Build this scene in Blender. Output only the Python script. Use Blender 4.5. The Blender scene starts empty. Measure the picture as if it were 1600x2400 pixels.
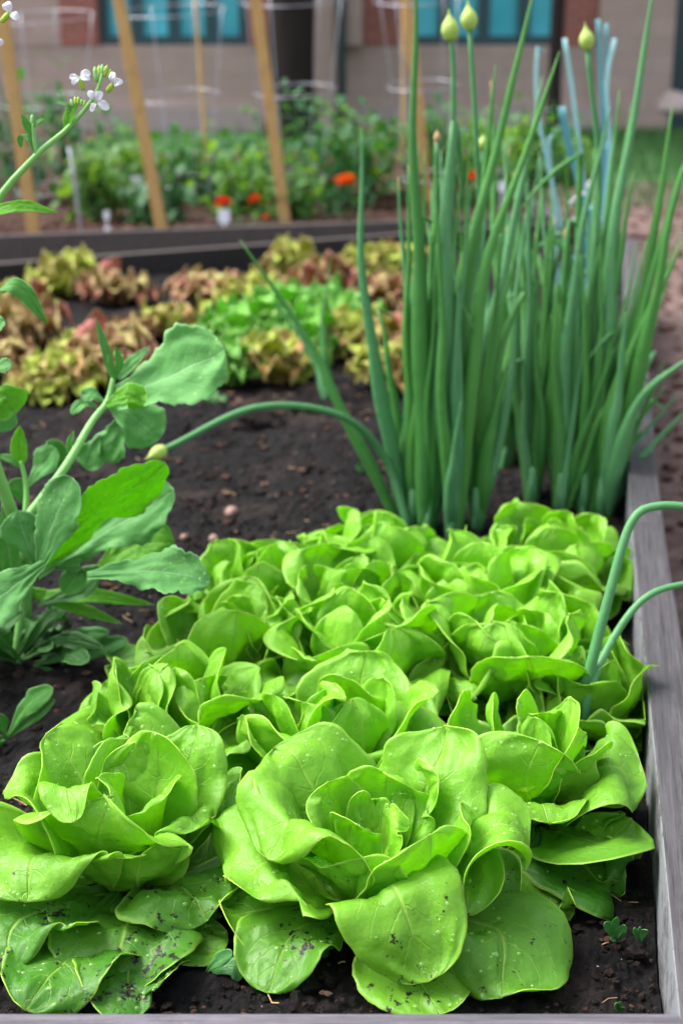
import bpy, math, random
import numpy as np
from mathutils import Vector
rnd = random.Random(11)
rng = np.random.default_rng(11)
C = bpy.context.scene.collection
SC = bpy.context.scene
PI = math.pi

# ------------------------------------------------------------------ camera, sky, sun, exposure
CZ = .94; PITCH = math.radians(18.3); FPX = 2400*50/36
cd = bpy.data.cameras.new('camera'); cam = bpy.data.objects.new('camera', cd); C.objects.link(cam)
cam.location = (0, 0, CZ); cam.rotation_euler = (PI/2-PITCH, 0, 0)
cd.sensor_fit = 'VERTICAL'; cd.sensor_height = 36; cd.sensor_width = 24; cd.lens = 50
cd.clip_start = .02; cd.clip_end = 500
cd.dof.use_dof = True; cd.dof.focus_distance = 1.22; cd.dof.aperture_fstop = 5.6
SC.camera = cam
w = bpy.data.worlds.new('World'); SC.world = w; w.use_nodes = True
nt = w.node_tree; bg = nt.nodes['Background']
sky = nt.nodes.new('ShaderNodeTexSky'); sky.sky_type = 'NISHITA'; sky.sun_disc = False
SUN_EL, SUN_AZ = math.radians(56), math.radians(-75)
sky.sun_elevation = SUN_EL; sky.sun_rotation = SUN_AZ
sky.air_density = 1.0; sky.dust_density = 4.0; sky.ozone_density = 1.0
hs = nt.nodes.new('ShaderNodeHueSaturation'); hs.inputs['Saturation'].default_value = .4   # overcast: greyer than the clear sky
nt.links.new(sky.outputs[0], hs.inputs['Color']); nt.links.new(hs.outputs[0], bg.inputs[0]); bg.inputs[1].default_value = .14
sl = bpy.data.lights.new('sun', 'SUN'); so = bpy.data.objects.new('sun', sl); C.objects.link(so)
sl.energy = 1.5; sl.angle = math.radians(32); sl.color = (1, .97, .9)
sd = Vector((math.sin(SUN_AZ)*math.cos(SUN_EL), math.cos(SUN_AZ)*math.cos(SUN_EL), math.sin(SUN_EL)))
so.rotation_euler = sd.to_track_quat('Z', 'Y').to_euler()
SC.view_settings.view_transform = 'Standard'; SC.view_settings.look = 'None'
SC.view_settings.exposure = 1.68; SC.view_settings.gamma = 1

# ------------------------------------------------------------------ photo measurements -> world
def ray(px, py):
    x = (px-800)/FPX; y = -(py-1200)/FPX
    f = np.array((0, math.cos(PITCH), -math.sin(PITCH))); u = np.array((0, math.sin(PITCH), math.cos(PITCH)))
    return f + x*np.array((1., 0, 0)) + y*u
def G(px, py, z):
    d = ray(px, py); t = (z-CZ)/d[2]; return np.array((0, 0, CZ)) + d*t
def D(px, py, Y):
    d = ray(px, py); return np.array((0, 0, CZ)) + d*(Y/d[1])

# ------------------------------------------------------------------ helpers
def tag(o, label=None, cat=None, group=None, kind=None):
    if label: o['label'] = label
    if cat: o['category'] = cat
    if group: o['group'] = group
    if kind: o['kind'] = kind
    return o
def empty(name, loc, label=None, cat=None, group=None):
    o = bpy.data.objects.new(name, None); C.objects.link(o); o.location = [float(a) for a in loc]
    o.empty_display_size = .03
    return tag(o, label, cat, group)
def mk(name, V, F, mat, parent=None, smooth=True, uv=None, attrs=None, mats=None, fmat=None, col=None):
    V = np.asarray(V, float)
    if parent is not None:
        V = V - np.array(parent_world(parent))
    me = bpy.data.meshes.new(name)
    me.from_pydata(V.tolist(), [], F if isinstance(F, list) else F.tolist())
    for m in (mats or [mat]): me.materials.append(m)
    if fmat is not None: me.polygons.foreach_set('material_index', np.asarray(fmat, np.int32))
    if smooth: me.polygons.foreach_set('use_smooth', np.ones(len(me.polygons), bool))
    if uv is not None:
        l = me.uv_layers.new(name='UVMap'); vi = np.zeros(len(me.loops), np.int32)
        me.loops.foreach_get('vertex_index', vi); l.data.foreach_set('uv', np.asarray(uv)[vi].ravel())
    for k, a in (attrs or {}).items():
        at = me.attributes.new(k, 'FLOAT', 'POINT'); at.data.foreach_set('value', np.asarray(a, float))
    me.update()
    o = bpy.data.objects.new(name, me); C.objects.link(o)
    if parent is not None: o.parent = parent
    if col: o.color = col
    return o
def parent_world(p):
    l = Vector(p.location)
    while p.parent: p = p.parent; l += p.location
    return tuple(l)
def copy_tree(o, parent=None):
    c = o.copy(); C.objects.link(c)
    if parent: c.parent = parent
    for ch in list(o.children): copy_tree(ch, c)
    return c
class MB:
    def __init__(s): s.v = []; s.f = []; s.m = []; s.n = 0
    def add(s, V, F, mi=0):
        s.v.append(np.asarray(V, float)); k = s.n
        s.f += [[i+k for i in f] for f in (F if isinstance(F, list) else F.tolist())]
        s.m += [mi]*len(F); s.n += len(V)
    def build(s, name, mat, parent=None, **k):
        return mk(name, np.vstack(s.v), s.f, mat, parent, fmat=s.m if k.get('mats') else None, **k)
def box(c, sx, sy, sz):
    V = [(c[0]+a*sx/2, c[1]+b*sy/2, c[2]+d*sz/2) for a in (-1, 1) for b in (-1, 1) for d in (-1, 1)]
    F = [[0,1,3,2],[4,6,7,5],[0,4,5,1],[2,3,7,6],[0,2,6,4],[1,5,7,3]]
    return np.array(V), F
def grid_faces(nu, nv):          # verts index j*nu+i
    i, j = np.meshgrid(np.arange(nu-1), np.arange(nv-1)); a = (j*nu+i).ravel()
    return np.stack([a, a+1, a+1+nu, a+nu], 1)
def tube(P, R, n=8, cap=True):
    P = np.asarray(P, float); R = np.broadcast_to(np.asarray(R, float), (len(P),))
    T = np.gradient(P, axis=0); T /= np.linalg.norm(T, axis=1)[:, None]+1e-12
    ref = np.array((0, 1., 0)) if abs(T[0][1]) < .8 else np.array((1., 0, 0))
    V = []
    for p, t, r in zip(P, T, R):
        a = np.cross(t, ref); a /= np.linalg.norm(a); b = np.cross(t, a); ref = np.cross(a, t)
        th = np.linspace(0, 2*PI, n, endpoint=False)
        V.append(p + r*(np.cos(th)[:, None]*a + np.sin(th)[:, None]*b))
    V = np.vstack(V); F = []
    for j in range(len(P)-1):
        for i in range(n):
            F.append([j*n+i, j*n+(i+1) % n, (j+1)*n+(i+1) % n, (j+1)*n+i])
    if cap: F.append(list(range(n))[::-1]); F.append([(len(P)-1)*n+i for i in range(n)])
    return V, F
def bez(pts, n):                 # smooth interpolation through points (Catmull-Rom)
    P = np.asarray(pts, float)
    if len(P) == 2: P = np.array([P[0], (P[0]+P[1])/2, P[1]])
    d = np.r_[0, np.cumsum(np.linalg.norm(np.diff(P, axis=0), axis=1))]; d /= d[-1]
    M = np.vstack([2*P[0]-P[1], P, 2*P[-1]-P[-2]]); out = []
    for t in np.linspace(0, 1, n):
        k = min(np.searchsorted(d, t, side='right')-1, len(P)-2); s = (t-d[k])/(d[k+1]-d[k])
        a, b, c, e = M[k], M[k+1], M[k+2], M[k+3]
        out.append(.5*((2*b)+(-a+c)*s+(2*a-5*b+4*c-e)*s*s+(-a+3*b-3*c+e)*s**3))
    return np.array(out)
def vnoise(x, y, seed=0):        # value noise, vectorised
    xi = np.floor(x).astype(int); yi = np.floor(y).astype(int); fx = x-xi; fy = y-yi
    fx = fx*fx*(3-2*fx); fy = fy*fy*(3-2*fy)
    def h(a, b):
        n = (a*374761393 + b*668265263 + seed*1442695041) & 0x7fffffff
        n = ((n ^ (n >> 13))*1274126177) & 0x7fffffff
        return ((n ^ (n >> 16)) & 0xffff)/65535.
    return (h(xi, yi)*(1-fx)+h(xi+1, yi)*fx)*(1-fy)+(h(xi, yi+1)*(1-fx)+h(xi+1, yi+1)*fx)*fy
def fbm(x, y, seed=0, oct=4):
    s = 0; a = .5
    for k in range(oct): s = s+a*vnoise(x*2**k, y*2**k, seed+k); a *= .5
    return s

# ------------------------------------------------------------------ materials
def M(name, base=(.5,.5,.5), rough=.6, metal=0, spec=.5):
    m = bpy.data.materials.new(name); m.use_nodes = True
    b = m.node_tree.nodes['Principled BSDF']
    b.inputs['Base Color'].default_value = (*base, 1); b.inputs['Roughness'].default_value = rough
    b.inputs['Metallic'].default_value = metal; b.inputs['Specular IOR Level'].default_value = spec
    return m, m.node_tree, b
def N(t, typ, **k):
    n = t.nodes.new(typ)
    for a, v in k.items():
        if a.startswith('i_'): n.inputs[int(a[2:]) if a[2:].isdigit() else a[2:].replace('_', ' ')].default_value = v
        else: setattr(n, a, v)
    return n
def math_(t, op, a, b=None, c=None, clamp=False):
    n = t.nodes.new('ShaderNodeMath'); n.operation = op; n.use_clamp = clamp
    for i, x in enumerate((a, b, c)):
        if x is None: continue
        if isinstance(x, (int, float)): n.inputs[i].default_value = x
        else: t.links.new(x, n.inputs[i])
    return n.outputs[0]
def mixc(t, fac, a, b, typ='MIX'):
    n = t.nodes.new('ShaderNodeMix'); n.data_type = 'RGBA'; n.blend_type = typ
    for i, x in ((0, fac), (6, a), (7, b)):
        if isinstance(x, (int, float)): n.inputs[i].default_value = x
        elif isinstance(x, tuple): n.inputs[i].default_value = (*x, 1)
        else: t.links.new(x, n.inputs[i])
    return n.outputs[2]
def ramp(t, fac, stops):
    n = t.nodes.new('ShaderNodeValToRGB'); e = n.color_ramp.elements
    while len(e) < len(stops): e.new(.5)
    for k, (p, c) in enumerate(stops): e[k].position = p; e[k].color = (*c, 1) if isinstance(c, tuple) else (c, c, c, 1)
    t.links.new(fac, n.inputs[0]); return n.outputs[0]
def noise(t, scale, detail=3, rough=.5, vec=None, dist=0):
    n = N(t, 'ShaderNodeTexNoise'); n.inputs['Scale'].default_value = scale; n.inputs['Detail'].default_value = detail
    n.inputs['Roughness'].default_value = rough; n.inputs['Distortion'].default_value = dist
    if vec is not None: t.links.new(vec, n.inputs['Vector'])
    return n.outputs[0]
def bump(t, b, h, strength, dist=.001, prev=None):
    n = N(t, 'ShaderNodeBump'); n.inputs['Strength'].default_value = strength; n.inputs['Distance'].default_value = dist
    t.links.new(h, n.inputs['Height'])
    if prev is not None: t.links.new(prev, n.inputs['Normal'])
    if b is not None: t.links.new(n.outputs[0], b.inputs['Normal'])
    return n.outputs[0]

def leaf_mat(name, young, old, vein, trans, rough=.36, tf=.42, nvein=7, bumps=1., dirty=True, quilt=55, tip=0., svs=.55):
    m, t, b = M(name, young, rough); L = t.links
    uv = N(t, 'ShaderNodeUVMap').outputs[0]; sx = N(t, 'ShaderNodeSeparateXYZ'); L.new(uv, sx.inputs[0])
    tc = N(t, 'ShaderNodeTexCoord').outputs['Object']
    oi = N(t, 'ShaderNodeObjectInfo'); oc = N(t, 'ShaderNodeSeparateColor'); L.new(oi.outputs['Color'], oc.inputs[0])
    au = math_(t, 'ABSOLUTE', math_(t, 'MULTIPLY_ADD', sx.outputs[0], 2, -1)); v = sx.outputs[1]
    nz = noise(t, 30, 4, .55, tc)
    wob = math_(t, 'MULTIPLY', math_(t, 'SUBTRACT', nz, .5), .16)
    mid = math_(t, 'SMOOTH_MIN', 1.0, math_(t, 'DIVIDE', math_(t, 'ADD', au, .0), math_(t, 'MULTIPLY_ADD', v, -.055, .075)), .1)
    midm = math_(t, 'SUBTRACT', 1, mid, clamp=True)
    s = math_(t, 'ADD', math_(t, 'SUBTRACT', v, math_(t, 'MULTIPLY', math_(t, 'POWER', au, 1.4), .42)), wob)
    fr = math_(t, 'FRACT', math_(t, 'MULTIPLY', s, float(nvein)))
    tri = math_(t, 'ABSOLUTE', math_(t, 'SUBTRACT', fr, .5))
    sv = math_(t, 'SUBTRACT', 1, math_(t, 'DIVIDE', tri, .055), clamp=True)
    sv = math_(t, 'MULTIPLY', sv, math_(t, 'MULTIPLY_ADD', au, -.75, .8), clamp=True)
    veins = math_(t, 'MAXIMUM', midm, math_(t, 'MULTIPLY', sv, svs))
    ed0 = N(t, 'ShaderNodeAttribute', attribute_name='edge').outputs['Fac']
    tone = math_(t, 'ADD', math_(t, 'ADD', oc.outputs[0], math_(t, 'MULTIPLY', math_(t, 'SUBTRACT', ed0, .45), tip)), math_(t, 'MULTIPLY', math_(t, 'SUBTRACT', noise(t, 9, 3, .5, tc), .5), .55), clamp=True)
    colr = mixc(t, tone, young, old)
    # mottling with a fine cell pattern
    vo = N(t, 'ShaderNodeTexVoronoi', feature='F1'); vo.inputs['Scale'].default_value = 190; L.new(tc, vo.inputs['Vector'])
    colr = mixc(t, math_(t, 'MULTIPLY', vo.outputs['Distance'], .22), colr, tuple(min(1, c*.6) for c in young))
    ed = N(t, 'ShaderNodeAttribute', attribute_name='edge').outputs['Fac']
    edm = ramp(t, ed, [(.93, 0.), (1., 1.)])
    colr = mixc(t, math_(t, 'MULTIPLY', veins, .65), colr, vein)
    colr = mixc(t, math_(t, 'MULTIPLY', edm, .7), colr, vein)
    rgh = rough
    if dirty:
        dn = noise(t, 120, 5, .7, tc); dn2 = noise(t, 22, 2, .5, tc)
        thr = math_(t, 'MULTIPLY_ADD', oc.outputs[1], -.085, .655)
        dsum = math_(t, 'MULTIPLY_ADD', dn2, .3, math_(t, 'MULTIPLY', dn, .7))
        dm = math_(t, 'MULTIPLY', math_(t, 'SUBTRACT', dsum, thr), 40., clamp=True)
        dm = math_(t, 'MULTIPLY', dm, math_(t, 'GREATER_THAN', oc.outputs[1], .05))
        colr = mixc(t, dm, colr, (.018, .014, .012))
    L.new(colr, b.inputs['Base Color'])
    h1 = noise(t, float(quilt), 2, .5, tc)
    n1 = bump(t, None, h1, .8*bumps, .004)
    n2 = bump(t, None, veins, .8*bumps, -.0012, n1)
    n3 = bump(t, b, noise(t, 420, 3, .7, tc), .6*bumps, .0007, n2)
    L.new(math_(t, 'MULTIPLY_ADD', noise(t, 60, 3, .6, tc), .4, rough-.12), b.inputs['Roughness'])
    tr = N(t, 'ShaderNodeBsdfTranslucent'); L.new(n3, tr.inputs['Normal'])
    tcx = mixc(t, tone, trans, tuple(c*.62 for c in trans))
    if dirty: tcx = mixc(t, dm, tcx, (.01, .01, .01))
    L.new(tcx, tr.inputs[0])
    mx = N(t, 'ShaderNodeMixShader'); mx.inputs[0].default_value = tf
    L.new(b.outputs[0], mx.inputs[1]); L.new(tr.outputs[0], mx.inputs[2])
    L.new(mx.outputs[0], t.nodes['Material Output'].inputs[0])
    return m
MAT = {}
MAT['lettuce'] = leaf_mat('butterhead_leaf', (.27, .58, .038), (.042, .205, .014), (.44, .70, .11), (.48, .88, .014), .36, .46)
rim, t_, b_ = M('butterhead_rim', (.42, .66, .07), .4)
MAT['lettuce_rim'] = rim
MAT['radish'] = leaf_mat('radish_leaf', (.085, .30, .045), (.016, .08, .012), (.34, .6, .26), (.17, .55, .01), .5, .33, 9, .7, False, 60, 0., 1.)  # dark end also carries painted shade and wetness of the lowest leaves
MAT['radish_pale'] = leaf_mat('radish_leaf_pale', (.115, .35, .085), (.05, .20, .04), (.36, .6, .32), (.20, .58, .03), .5, .3, 9, .7, False, 60, 0., 1.)
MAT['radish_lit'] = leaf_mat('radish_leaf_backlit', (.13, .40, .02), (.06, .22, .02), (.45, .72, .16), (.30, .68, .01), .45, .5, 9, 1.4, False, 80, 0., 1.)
MAT['radish_stem'] = leaf_mat('radish_stem', (.20, .48, .12), (.12, .3, .08), (.3, .55, .2), (.2, .5, .05), .4, .1, 1, .5, False)
for k_ in ('radish', 'radish_pale', 'radish_lit'): MAT[k_].node_tree.nodes['Principled BSDF'].inputs['Specular IOR Level'].default_value = .3
MAT['onion'] = leaf_mat('onion_leaf', (.075, .28, .045), (.035, .17, .035), (.09, .3, .12), (.10, .42, .02), .45, .22, 1, .4, False)
MAT['onion_wax'] = leaf_mat('onion_leaf_waxy', (.08, .27, .09), (.04, .18, .07), (.16, .38, .2), (.1, .35, .06), .5, .12, 1, .4, False)
MAT['bud'] = leaf_mat('onion_bud', (.42, .60, .12), (.38, .5, .15), (.5, .6, .2), (.5, .6, .1), .5, .2, 2, .5, False)
MAT['weed'] = leaf_mat('seedling_leaf', (.10, .34, .09), (.06, .2, .05), (.2, .45, .15), (.15, .5, .03), .4, .3, 5, 1, False)
MAT['tomato'] = leaf_mat('tomato_leaf', (.035, .16, .045), (.02, .085, .03), (.1, .25, .08), (.08, .30, .01), .5, .3, 6, 1.5, False)
MAT['tomato_light'] = leaf_mat('tomato_leaf_light', (.10, .26, .04), (.04, .13, .03), (.2, .35, .1), (.25, .5, .02), .5, .35, 6, 1.5, False)
MAT['red_lettuce'] = leaf_mat('red_lettuce_leaf', (.46, .44, .12), (.42, .085, .085), (.5, .45, .2), (.45, .30, .02), .42, .35, 6, 2, False, 70, .9)
MAT['green_lettuce'] = leaf_mat('frilly_lettuce_leaf', (.22, .56, .06), (.12, .4, .05), (.4, .6, .2), (.35, .75, .03), .4, .35, 6, 2, False, 70)
MAT['yellow_lettuce'] = leaf_mat('yellow_lettuce_leaf', (.44, .60, .05), (.44, .22, .07), (.55, .5, .2), (.5, .55, .02), .42, .35, 6, 2, False, 70, .6)
def petal_mat(name, c):
    m, t, b = M(name, c, .5)
    tc = N(t, 'ShaderNodeTexCoord').outputs['Object']
    t.links.new(mixc(t, math_(t, 'MULTIPLY', noise(t, 200, 3, .6, tc), .3), c, tuple(x*.8 for x in c)), b.inputs['Base Color'])
    tr = N(t, 'ShaderNodeBsdfTranslucent'); tr.inputs[0].default_value = (*c, 1)
    mx = N(t, 'ShaderNodeMixShader'); mx.inputs[0].default_value = .3
    t.links.new(b.outputs[0], mx.inputs[1]); t.links.new(tr.outputs[0], mx.inputs[2])
    t.links.new(mx.outputs[0], t.nodes['Material Output'].inputs[0]); return m
MAT['petal'] = petal_mat('white_petal', (.80, .80, .86))
MAT['marigold'] = petal_mat('red_petal', (.62, .045, .012))
MAT['marigold_orange'] = petal_mat('orange_petal', (.75, .13, .01))
MAT['calyx'] = petal_mat('yellow_green_calyx', (.38, .55, .06))
MAT['straw'] = petal_mat('dry_straw', (.55, .38, .18))
# water drops
m, t, b = M('water', (.45, .76, .20), .04, 0, .9); b.inputs['Coat Weight'].default_value = 1; b.inputs['Coat Roughness'].default_value = .02
nz_ = noise(t, 300, 1, .5, N(t, 'ShaderNodeTexCoord').outputs['Object']); bump(t, b, nz_, .05, .0003)
lp = N(t, 'ShaderNodeBsdfTransparent'); lp.inputs[0].default_value = (.95, 1, .9, 1)
mx = N(t, 'ShaderNodeMixShader'); mx.inputs[0].default_value = .74
t.links.new(b.outputs[0], mx.inputs[1]); t.links.new(lp.outputs[0], mx.inputs[2]); t.links.new(mx.outputs[0], t.nodes['Material Output'].inputs[0])
MAT['water'] = m
# soil
def soil_mat(name, c0, c1, c2, sc=1., wet=.55):
    m, t, b = M(name, c0, .8); tc = N(t, 'ShaderNodeTexCoord').outputs['Object']
    a = noise(t, 45*sc, 8, .72, tc); e = noise(t, 7*sc, 4, .6, tc); f = noise(t, 260*sc, 3, .7, tc)
    c = ramp(t, a, [(.32, tuple(x*.35 for x in c0)), (.5, c0), (.66, c1)])
    c = mixc(t, ramp(t, e, [(.5, 0.), (.72, .75)]), c, c2)
    c = mixc(t, ramp(t, f, [(.66, 0.), (.74, .5)]), c, tuple(min(1, x*3.2) for x in c1))
    t.links.new(c, b.inputs['Base Color'])
    t.links.new(math_(t, 'MULTIPLY_ADD', a, .7, wet), b.inputs['Roughness']); b.inputs['Specular IOR Level'].default_value = .22
    n1 = bump(t, None, a, .9, .012); bump(t, b, f, .8, .003, n1); return m
MAT['soil'] = soil_mat('wet_black_soil', (.0042, .0036, .0039), (.014, .0115, .0125), (.034, .023, .019))
MAT['mulch'] = soil_mat('mulch', (.045, .022, .017), (.12, .07, .055), (.09, .055, .045), .5, .75)
MAT['path'] = soil_mat('path_gravel', (.13, .085, .075), (.22, .155, .14), (.09, .065, .055), .35, .8)
MAT['clod'] = soil_mat('soil_clod', (.011, .008, .0075), (.036, .024, .02), (.065, .038, .026), 1.5)
MAT['chip'] = soil_mat('bark_chip', (.08, .036, .024), (.17, .085, .06), (.26, .17, .12), 2., .8)
m, t, b = M('pebble', (.2, .12, .10), .7)
tc = N(t, 'ShaderNodeTexCoord').outputs['Object']; t.links.new(ramp(t, noise(t, 60, 5, .6, tc), [(.3, (.13, .07, .055)), (.6, (.24, .14, .11))]), b.inputs['Base Color'])
bump(t, b, noise(t, 120, 4, .6, tc), .5, .003); MAT['pebble'] = m
# weathered wood
BROT = .17
def wood_mat(name, dark, light, along, white=0., spec=.35, rot=0.):
    m, t, b = M(name, dark, .62, 0, spec); tc = N(t, 'ShaderNodeTexCoord').outputs['Object']
    r0 = N(t, 'ShaderNodeMapping'); r0.inputs['Rotation'].default_value = (0, 0, rot); t.links.new(tc, r0.inputs[0]); tc = r0.outputs[0]
    mp = N(t, 'ShaderNodeMapping'); s = [14, 14, 14]; s['xyz'.index(along)] = .45; mp.inputs['Scale'].default_value = s
    t.links.new(tc, mp.inputs[0])
    g = noise(t, 16, 8, .7, mp.outputs[0], .15); g2 = noise(t, 60, 4, .7, mp.outputs[0]); big = noise(t, 5, 3, .5, tc)
    c = ramp(t, g, [(.30, tuple(x*.4 for x in dark)), (.44, dark), (.70, light)])
    mp2 = N(t, 'ShaderNodeMapping'); s2 = [55, 55, 55]; s2['xyz'.index(along)] = 1.3; mp2.inputs['Scale'].default_value = s2; t.links.new(tc, mp2.inputs[0])
    cr = ramp(t, noise(t, 5, 3, .6, mp2.outputs[0]), [(.33, .85), (.40, 0.)]); c = mixc(t, cr, c, tuple(x*.25 for x in dark))
    st = ramp(t, noise(t, 13, 5, .7, tc), [(.56, 0.), (.68, .5)]); c = mixc(t, st, c, tuple(x*.45 for x in dark))
    c = mixc(t, ramp(t, g2, [(.35, .65), (.5, 0.)]), c, tuple(x*.4 for x in dark))
    c = mixc(t, math_(t, 'MULTIPLY', big, .35), c, tuple(x*.6 for x in light))
    if white:
        wn = noise(t, 70, 7, .8, tc, .3); wn = math_(t, 'MULTIPLY_ADD', noise(t, 9, 3, .6, tc), .35, math_(t, 'MULTIPLY', wn, .65)); c = mixc(t, ramp(t, wn, [(.44, 0.), (.50, .85)]), c, (.22, .235, .255))
    t.links.new(c, b.inputs['Base Color']); n1 = bump(t, None, g, .6, .003); bump(t, b, g2, .5, .0012, n1); return m
MAT['board_y'] = wood_mat('weathered_board_along', (.044, .041, .045), (.098, .092, .104), 'y', 0, .35, BROT)
MAT['board_white'] = wood_mat('whitewashed_board_face', (.07, .06, .065), (.16, .15, .16), 'y', 1., .35, BROT)
MAT['board_x'] = wood_mat('weathered_board_across', (.085, .077, .092), (.185, .17, .205), 'x')
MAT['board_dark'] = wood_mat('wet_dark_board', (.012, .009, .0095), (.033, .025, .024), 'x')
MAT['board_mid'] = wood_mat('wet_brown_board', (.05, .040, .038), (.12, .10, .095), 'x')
MAT['stake'] = wood_mat('pine_stake', (.50, .30, .10), (.66, .43, .18), 'z')
MAT['bark'] = wood_mat('dark_bark', (.012, .009, .008), (.03, .022, .02), 'z', 0, .15)
m, t, b = M('galvanised_wire', (.55, .56, .62), .4, .8); MAT['wire'] = m
tc = N(t, 'ShaderNodeTexCoord').outputs['Object']; t.links.new(ramp(t, noise(t, 30, 3, .5, tc), [(.3, (.28, .28, .33)), (.7, (.48, .49, .55))]), b.inputs['Base Color'])
def plain(name, c, rough=.5, var=.25, scale=25, spec=.5):
    m, t, b = M(name, c, rough, 0, spec); tc = N(t, 'ShaderNodeTexCoord').outputs['Object']
    t.links.new(mixc(t, math_(t, 'MULTIPLY', noise(t, scale, 4, .6, tc), var*1.4), c, tuple(x*.45 for x in c)), b.inputs['Base Color'])
    bump(t, b, noise(t, scale*3, 3, .6, tc), .2, .002); return m
MAT['teal'] = plain('teal_plastic', (.08, .30, .34), .45)
MAT['teal_pale'] = plain('pale_teal_plastic', (.28, .55, .56), .45)
MAT['white_plastic'] = plain('white_plastic', (.75, .76, .85), .45, .1)
MAT['frame_teal'] = plain('dark_teal_frame', (.012, .055, .07), .4)
MAT['grey_pipe'] = plain('grey_downpipe', (.07, .085, .10), .5)
MAT['stone_ledge'] = plain('stone_ledge', (.38, .31, .30), .8)
MAT['grass'] = plain('grass_blade', (.035, .13, .02), .6, .3)
def block_mat(name, c1, c2, mort, sc, bw, rh):
    m, t, b = M(name, c1, .85); tc = N(t, 'ShaderNodeTexCoord').outputs['Object']
    mp = N(t, 'ShaderNodeMapping'); mp.inputs['Rotation'].default_value = (PI/2, 0, 0); t.links.new(tc, mp.inputs[0])
    br = N(t, 'ShaderNodeTexBrick'); t.links.new(mp.outputs[0], br.inputs[0])
    br.inputs['Color1'].default_value = (*c1, 1); br.inputs['Color2'].default_value = (*c2, 1); br.inputs['Mortar'].default_value = (*mort, 1)
    br.inputs['Scale'].default_value = sc; br.inputs['Brick Width'].default_value = bw; br.inputs['Row Height'].default_value = rh; br.inputs['Mortar Size'].default_value = .01
    c = mixc(t, math_(t, 'MULTIPLY', noise(t, 6, 6, .6, tc), .5), br.outputs[0], tuple(x*.6 for x in c1))
    t.links.new(c, b.inputs['Base Color']); bump(t, b, br.outputs['Fac'], -.5, .01); return m
MAT['block'] = block_mat('concrete_block', (.42, .315, .275), (.37, .275, .24), (.31, .25, .235), 1., .4, .2)
MAT['brick'] = block_mat('red_brick', (.33, .095, .065), (.26, .07, .05), (.26, .19, .17), 1., .22, .075)
m, t, b = M('window_glass', (.02, .22, .30), .12)
tc = N(t, 'ShaderNodeTexCoord').outputs['Object']
t.links.new(ramp(t, noise(t, 1.2, 2, .5, tc), [(.3, (.05, .40, .50)), (.7, (.12, .66, .78))]), b.inputs['Base Color'])
MAT['pane'] = m

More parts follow.
